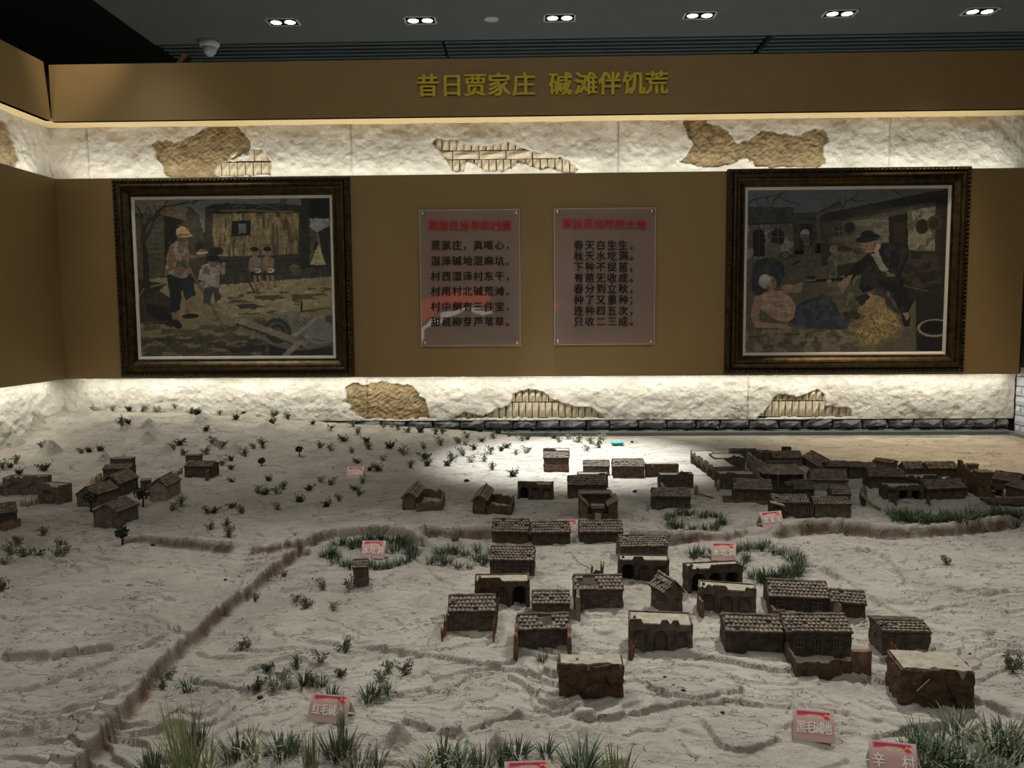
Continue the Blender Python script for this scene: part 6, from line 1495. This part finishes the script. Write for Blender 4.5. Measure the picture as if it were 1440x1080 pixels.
for (px, py) in [(400,812),(416,845),(430,850),(454,829),(468,858),(493,832),(338,918),(348,912),(358,832),(236,960),(230,968),(1358,1020)][:11]:
    put_shrub(px, py, PR.uniform(.55, .85), L7, 'shrubs on the bare slope', 's')
L8 = 'leafy shrub in the weed patch behind the half hidden pink card'
for (px, py) in [(375,945),(400,955),(405,970),(418,940),(452,930),(487,918),(545,945),(570,950),(478,952),(440,965),(388,972),(362,965),(535,960)]:
    put_shrub(px, py, PR.uniform(.55, .85), L8, 'shrubs behind the half hidden card', PR.choice('sd'))
L9 = 'lone shrub on the sandy slope at the right'
for (px, py) in [(1332,793),(1430,940),(1418,935),(1424,945)]: put_shrub(px, py, .7, L9, 'shrubs on the right slope', 's')
for (px, py, s_, lab) in [(532, 662, 1.3, 'dark dense shrub right beside the small far pink card'), (519, 662, .8, 'blackish ball shrub touching the small far pink card')]: put_shrub(px, py, s_, lab, None, 'd')
# grass rings
def ring(cx, cy, rx, ry, n, s_, label, group, a0=0, a1=2*math.pi, jit=4):
    for k in range(n):
        a = a0+(a1-a0)*(k+.5)/n; put_grass(cx+rx*math.cos(a)+PR.uniform(-jit, jit), cy+ry*math.sin(a)+PR.uniform(-2, 2), s_*PR.uniform(.8, 1.15), label, group)
G1 = 'green grass tuft in the ring round the faded pink card'
ring(522, 780, 60, 20, 26, .95, G1, 'grass of the left ring'); ring(540, 768, 38, 8, 9, .9, G1, 'grass of the left ring')
G2 = 'green grass tuft in the ring left of the dark tiled house'
many([(618,790,.9),(628,795,1),(615,780,.8),(622,775,.8),(635,770,1),(641,778,.9),(655,782,.9),(670,785,.9),(676,795,1),(683,790,.9),(690,775,.8),(605,795,.9),(645,800,.7),(660,800,.5),(640,765,.8),(672,775,.8)], lambda x, y, s_: put_grass(x, y, s_, G2, 'grass of the middle ring'))
G3 = 'green grass tuft in the small ring behind the bank, right of centre'
ring(980, 735, 38, 11, 16, .85, G3, 'grass of the small ring')
G4 = 'green grass tuft in the wide ring round the pink card right of centre'
ring(1065, 795, 62, 22, 20, 1.0, G4, 'grass of the right ring', -2.4, 1.6); many([(975,782,1),(985,780,.8),(1000,778,.6),(994,785,.5),(1028,805,.9),(1040,800,1),(1050,790,.9),(1060,812,.9),(1075,815,.9),(1090,812,.9),(1105,808,.9),(1120,810,.8)], lambda x, y, s_: put_grass(x, y, s_, G4, 'grass of the right ring'))
G5 = 'green grass tuft in the long strip in front of the dense cluster, right'
for k in range(40): x = 1255+180*k/39; put_grass(x, 729+6*math.sin((x-1250)/185*3.0)+PR.uniform(-6, 4), PR.uniform(.85, 1.25), G5, 'grass strip at the right')
G6 = 'spiky weed clump on the slope behind the half hidden pink card'
many([(428,965,.8),(265,975,.8),(518,985,.9),(530,978,.7),(545,975,.6),(465,985,.9),(452,965,.7),(40,738,.01)][:7], lambda x, y, s_: put_grass(x, y, s_, G6, 'spiky weeds on the slope', GRS))
put_grass(763, 930, .6, 'fallen pale green grass in the yard between two mud wall stubs', None); put_grass(833, 679, .5, 'tiny dry sprig on white lit sand left of the notched house', None, GRD)
put_grass(414, 752, .5, 'thin tuft on the road bend', None, GRD); put_grass(12, 741, .5, 'small tuft near the left edge', None, GRD)
# foreground tufts
def fg(px, py, n, L, w_, spread, lean, droop, m, label, seed, bias=None, name='grass_tuft', group=None):
    p = ground(px, py); rr = random.Random(seed); mb = MB()
    for _ in range(n):
        a = rr.uniform(0, 6.283); r_ = spread*math.sqrt(rr.random()); aa = a+rr.uniform(-.5, .5)
        if bias is not None and rr.random() < .7: aa = bias+rr.uniform(-.6, .6)
        blade(mb, Vector((r_*math.cos(a), r_*math.sin(a), -.004)), aa, L*rr.uniform(.5, 1.1), w_*rr.uniform(.7, 1.2), lean*rr.uniform(.2, 1.3), droop*rr.random(), rr)
    o = mb.build(name, M[m], loc=tuple(p)); return tag(o, label, 'grass', group)
fg(262, 1092, 90, .125, .0026, .018, .45, .12, 'reed', 'tall yellow-green reed clump leaning left, lower left corner', 1, bias=2.6)
fg(272, 1050, 60, .05, .0028, .018, .3, .1, 'grass', 'dark short tuft behind the tall reed clump', 2)
fg(215, 1085, 60, .045, .0030, .02, .5, .3, 'grass', 'low dark tuft left of the tall reed clump', 3)
fg(290, 1080, 26, .06, .004, .012, .6, .3, 'grass_dry', 'broad-bladed dry tuft right of the tall reed clump', 4)
fg(335, 1060, 90, .045, .0028, .024, .5, .3, 'grass', 'dense green tuft, second clump from left along the bottom', 5)
fg(360, 1068, 18, .06, .0045, .008, .9, .7, 'grass_dry', 'pale arching blades over the second bottom clump', 6)
fg(395, 1062, 80, .045, .0028, .02, .5, .3, 'grass', 'dark green tuft left of the sage-coloured one at the bottom', 7)
fg(414, 1058, 60, .04, .0024, .012, .35, .1, 'leaf_bright', 'sage-coloured stiff tuft at the bottom', 8)
fg(437, 1080, 50, .075, .0024, .012, .16, .05, 'reed', 'upright ochre straw clump below the half hidden card', 9)
fg(480, 1040, 22, .085, .0022, .006, .06, .02, 'grass_dry', 'tall straw stalks in front of the half hidden card', 10)
fg(478, 1062, 110, .05, .0030, .022, .5, .2, 'grass', 'dark bushy tuft under the tall straw stalks', 11)
fg(505, 1080, 60, .045, .0028, .02, .5, .3, 'leaf', 'greyish low tuft right of the dark bushy tuft', 12)
fg(530, 1082, 20, .05, .0030, .008, .7, .5, 'grass', 'open spiky tuft between greyish and arching tufts', 13)
fg(590, 1090, 20, .07, .004, .008, .6, .7, 'grass_dry', 'arching pale blades near the bottom centre-left', 14)
fg(625, 1080, 90, .055, .0038, .026, .7, .5, 'grass', 'wide green tuft of arching blades at bottom centre', 15)
fg(650, 1078, 26, .06, .0045, .012, .9, .7, 'leaf_bright', 'pale curled blades over the wide bottom centre tuft', 16)
fg(678, 1082, 50, .045, .0030, .014, .4, .3, 'leaf', 'small grey tuft left of the cut-off card', 17)
fg(706, 1068, 40, .05, .0038, .010, .4, .4, 'grass', 'stiff dark tuft behind left corner of the cut-off card', 18)
fg(730, 1064, 36, .045, .0045, .012, .6, .4, 'grass', 'broad-leaved tuft directly behind the cut-off card', 19)
fg(768, 1062, 24, .045, .0045, .008, .5, .4, 'grass', 'small dark sprout behind right corner of the cut-off card', 20)
fg(815, 1088, 70, .065, .0040, .016, .7, .5, 'grass', 'star-shaped green tuft right of the cut-off card', 21)
fg(825, 1084, 22, .07, .0040, .008, 1.0, .6, 'leaf_bright', 'long pale blades spreading from the star-shaped tuft', 22)
fg(868, 1092, 70, .055, .0030, .018, .35, .2, 'reed', 'olive bushy tuft, last one along the bottom before bare sand', 23)
for k, (px, py, n, L, m, lab) in enumerate([(1293,1040,50,.045,'leaf','leafy pale tuft just below the cracked adobe block'),(1345,1034,44,.055,'grass','tall spiky fan of blades under the cracked adobe block'),(1318,1060,60,.05,'grass','dark tuft between leafy tuft and spiky fan'),(1303,1075,50,.055,'leaf_bright','arching pale blades right beside the two-character card'),
        (1335,1078,70,.05,'grass','short dense green tuft in the lower right patch'),(1362,1075,50,.06,'leaf','mixed arching tuft in the middle of the lower right patch'),(1398,1055,60,.06,'grass','dark upright tuft, upper right of the lower right patch'),(1415,1040,50,.05,'leaf','grey-green tuft high on the right edge patch'),
        (1430,1068,60,.06,'grass','green tuft at the right picture edge'),(1400,1090,50,.06,'leaf_bright','pale broad blades at the lower right corner'),(1375,1050,30,.05,'grass_dry','thin dry tuft behind the mixed arching tuft'),(1285,1055,40,.04,'grass','low dark tuft touching the two-character card from behind'),(1350,1095,50,.05,'grass','green tuft cut by the bottom edge, lower right')]):
    fg(px, py, n, L, .0038, .018, .6, .5, m, lab, 40+k)
settle()
# little trees of the hamlet
def tree(px, py, h, cr, label, seed, m='leaf_dark'):
    p = ground(px, py); rr = random.Random(seed); t = tag(empty('tree_model', tuple(p)), label, 'tree')
    MB().tube([Vector((0, 0, -.005)), Vector((.002, 0, h*.35)), Vector((0, .001, h*.7))], [.0035, .0028, .002], 6).build('trunk', M['char'], t)
    mb = MB()
    for _ in range(240):
        v = Vector((rr.gauss(0, 1), rr.gauss(0, 1), rr.gauss(0, 1))).normalized()*cr*rr.uniform(.35, 1.0); v.z *= .8; c_ = Vector((0, 0, h*.72))+v
        u = Vector((rr.uniform(-1, 1), rr.uniform(-1, 1), rr.uniform(-1, 1))).normalized(); w2 = u.orthogonal().normalized(); l_ = .0055
        mb.add([c_-u*l_, c_+w2*l_*.6, c_+u*l_, c_-w2*l_*.6], [(0, 1, 2, 3)])
    mb.build('crown', M[m], t); return t
tree(128, 720, .07, .026, 'dark round model tree at the end of the lower longhouse', 1)
tree(201, 713, .07, .028, 'dark round model tree right of the front longhouse', 2)
tree(172, 767, .055, .020, 'leaning dark bush-like tree at the start of the left bank', 3)
tree(421, 642, .05, .018, 'dark bush on the pale track at the back', 4)
tree(368, 655, .032, .016, 'black ball bush on the sand right of the walled house', 5)
# crumbs of dry clay all over the sand: nobody could count them
cr_ = random.Random(12); mb = MB()
for _ in range(5200):
    if cr_.random() < .7: y = cr_.uniform(1.1, 2.6); x = cr_.uniform(-.72, .72)*y
    else: y = cr_.uniform(2.6, 4.3); x = cr_.uniform(-2.5, 2.5)
    if fbm(np.array([x*3.0]), np.array([y*3.0]), 3, 301)[0] < .46 and cr_.random() < .8: continue
    z = gz(x, y); r_ = .0008*math.exp(cr_.gauss(0, .45))*(1+.25*(y-1.2)); a = cr_.uniform(0, 6.28); c1, s1 = math.cos(a)*r_*1.4, math.sin(a)*r_*1.4
    mb.add([(x+c1, y+s1-2.6, z-.0003), (x-s1*.7, y+c1*.7-2.6, z-.0003), (x-c1, y-s1-2.6, z-.0003), (x+s1*.7, y-c1*.7-2.6, z-.0003), (x, y-2.6, z+r_)], [(0, 1, 4), (1, 2, 4), (2, 3, 4), (3, 0, 4)])
tag(mb.build('clay_crumbs', M['m_grey'], table), kind='stuff')
# loose bits
g = ground(868, 626); o = tag(empty('turquoise_dish', tuple(g), .1), 'small turquoise oval dish lying on the sand behind the village', 'dish')
s_ = g[1]/FOC
MB().lathe([(.001, .004), (8*s_, .004), (9.5*s_, .012), (9.8*s_, .016), (8.6*s_, .016), (.001, .013)], (0, 0, 0), 24, Matrix.Diagonal((1, .8, 1, 1))).build('dish', M['turq'], o, smooth=True)
for k, (px, py, m, s1, lab) in enumerate([(1213,874,'bead',.0022,'white bead by the small attached brown house'),(1001,861,'bead',.003,'white bead at the foot of the skewed arched house'),(656,677,'pebble',.012,'black flat stone on the pale track, back centre'),(889,622,'pebble',.009,'dark pebble right of the turquoise dish'),(317,816,'pebble',.005,'dark pebble left of the raised road'),
        (947,964,'pebble',.0026,'dark pebble inside the ring-shaped ledge, farther one'),(961,977,'pebble',.005,'flat dark stone inside the ring-shaped ledge'),(935,955,'pebble',.004,'pale flat stone beside the ring-shaped ledge'),(1016,1003,'pebble',.004,'small stone in front of the ring-shaped ledge'),(215,762,'pebble',.006,'dark crumb by the front longhouse'),(366,982,'pebble',.006,'brown clod left of the half hidden card'),(55,861,'pebble',.0015,'tiny crumb at the far left'),(893,692,'pebble',.01,'small burnt ball with two twigs on lit sand'),(1150,940,'bead',.003,'yellowish bead on the courtyard wall')][:13]):
    p = ground(px, py); o = tag(empty('loose_stone' if m == 'pebble' else 'white_bead', tuple(p)), lab, 'stone' if m == 'pebble' else 'bead')
    lump(o, 0, 0, s1*.3, s1, m, 'stone', (1, .8, .55), k)
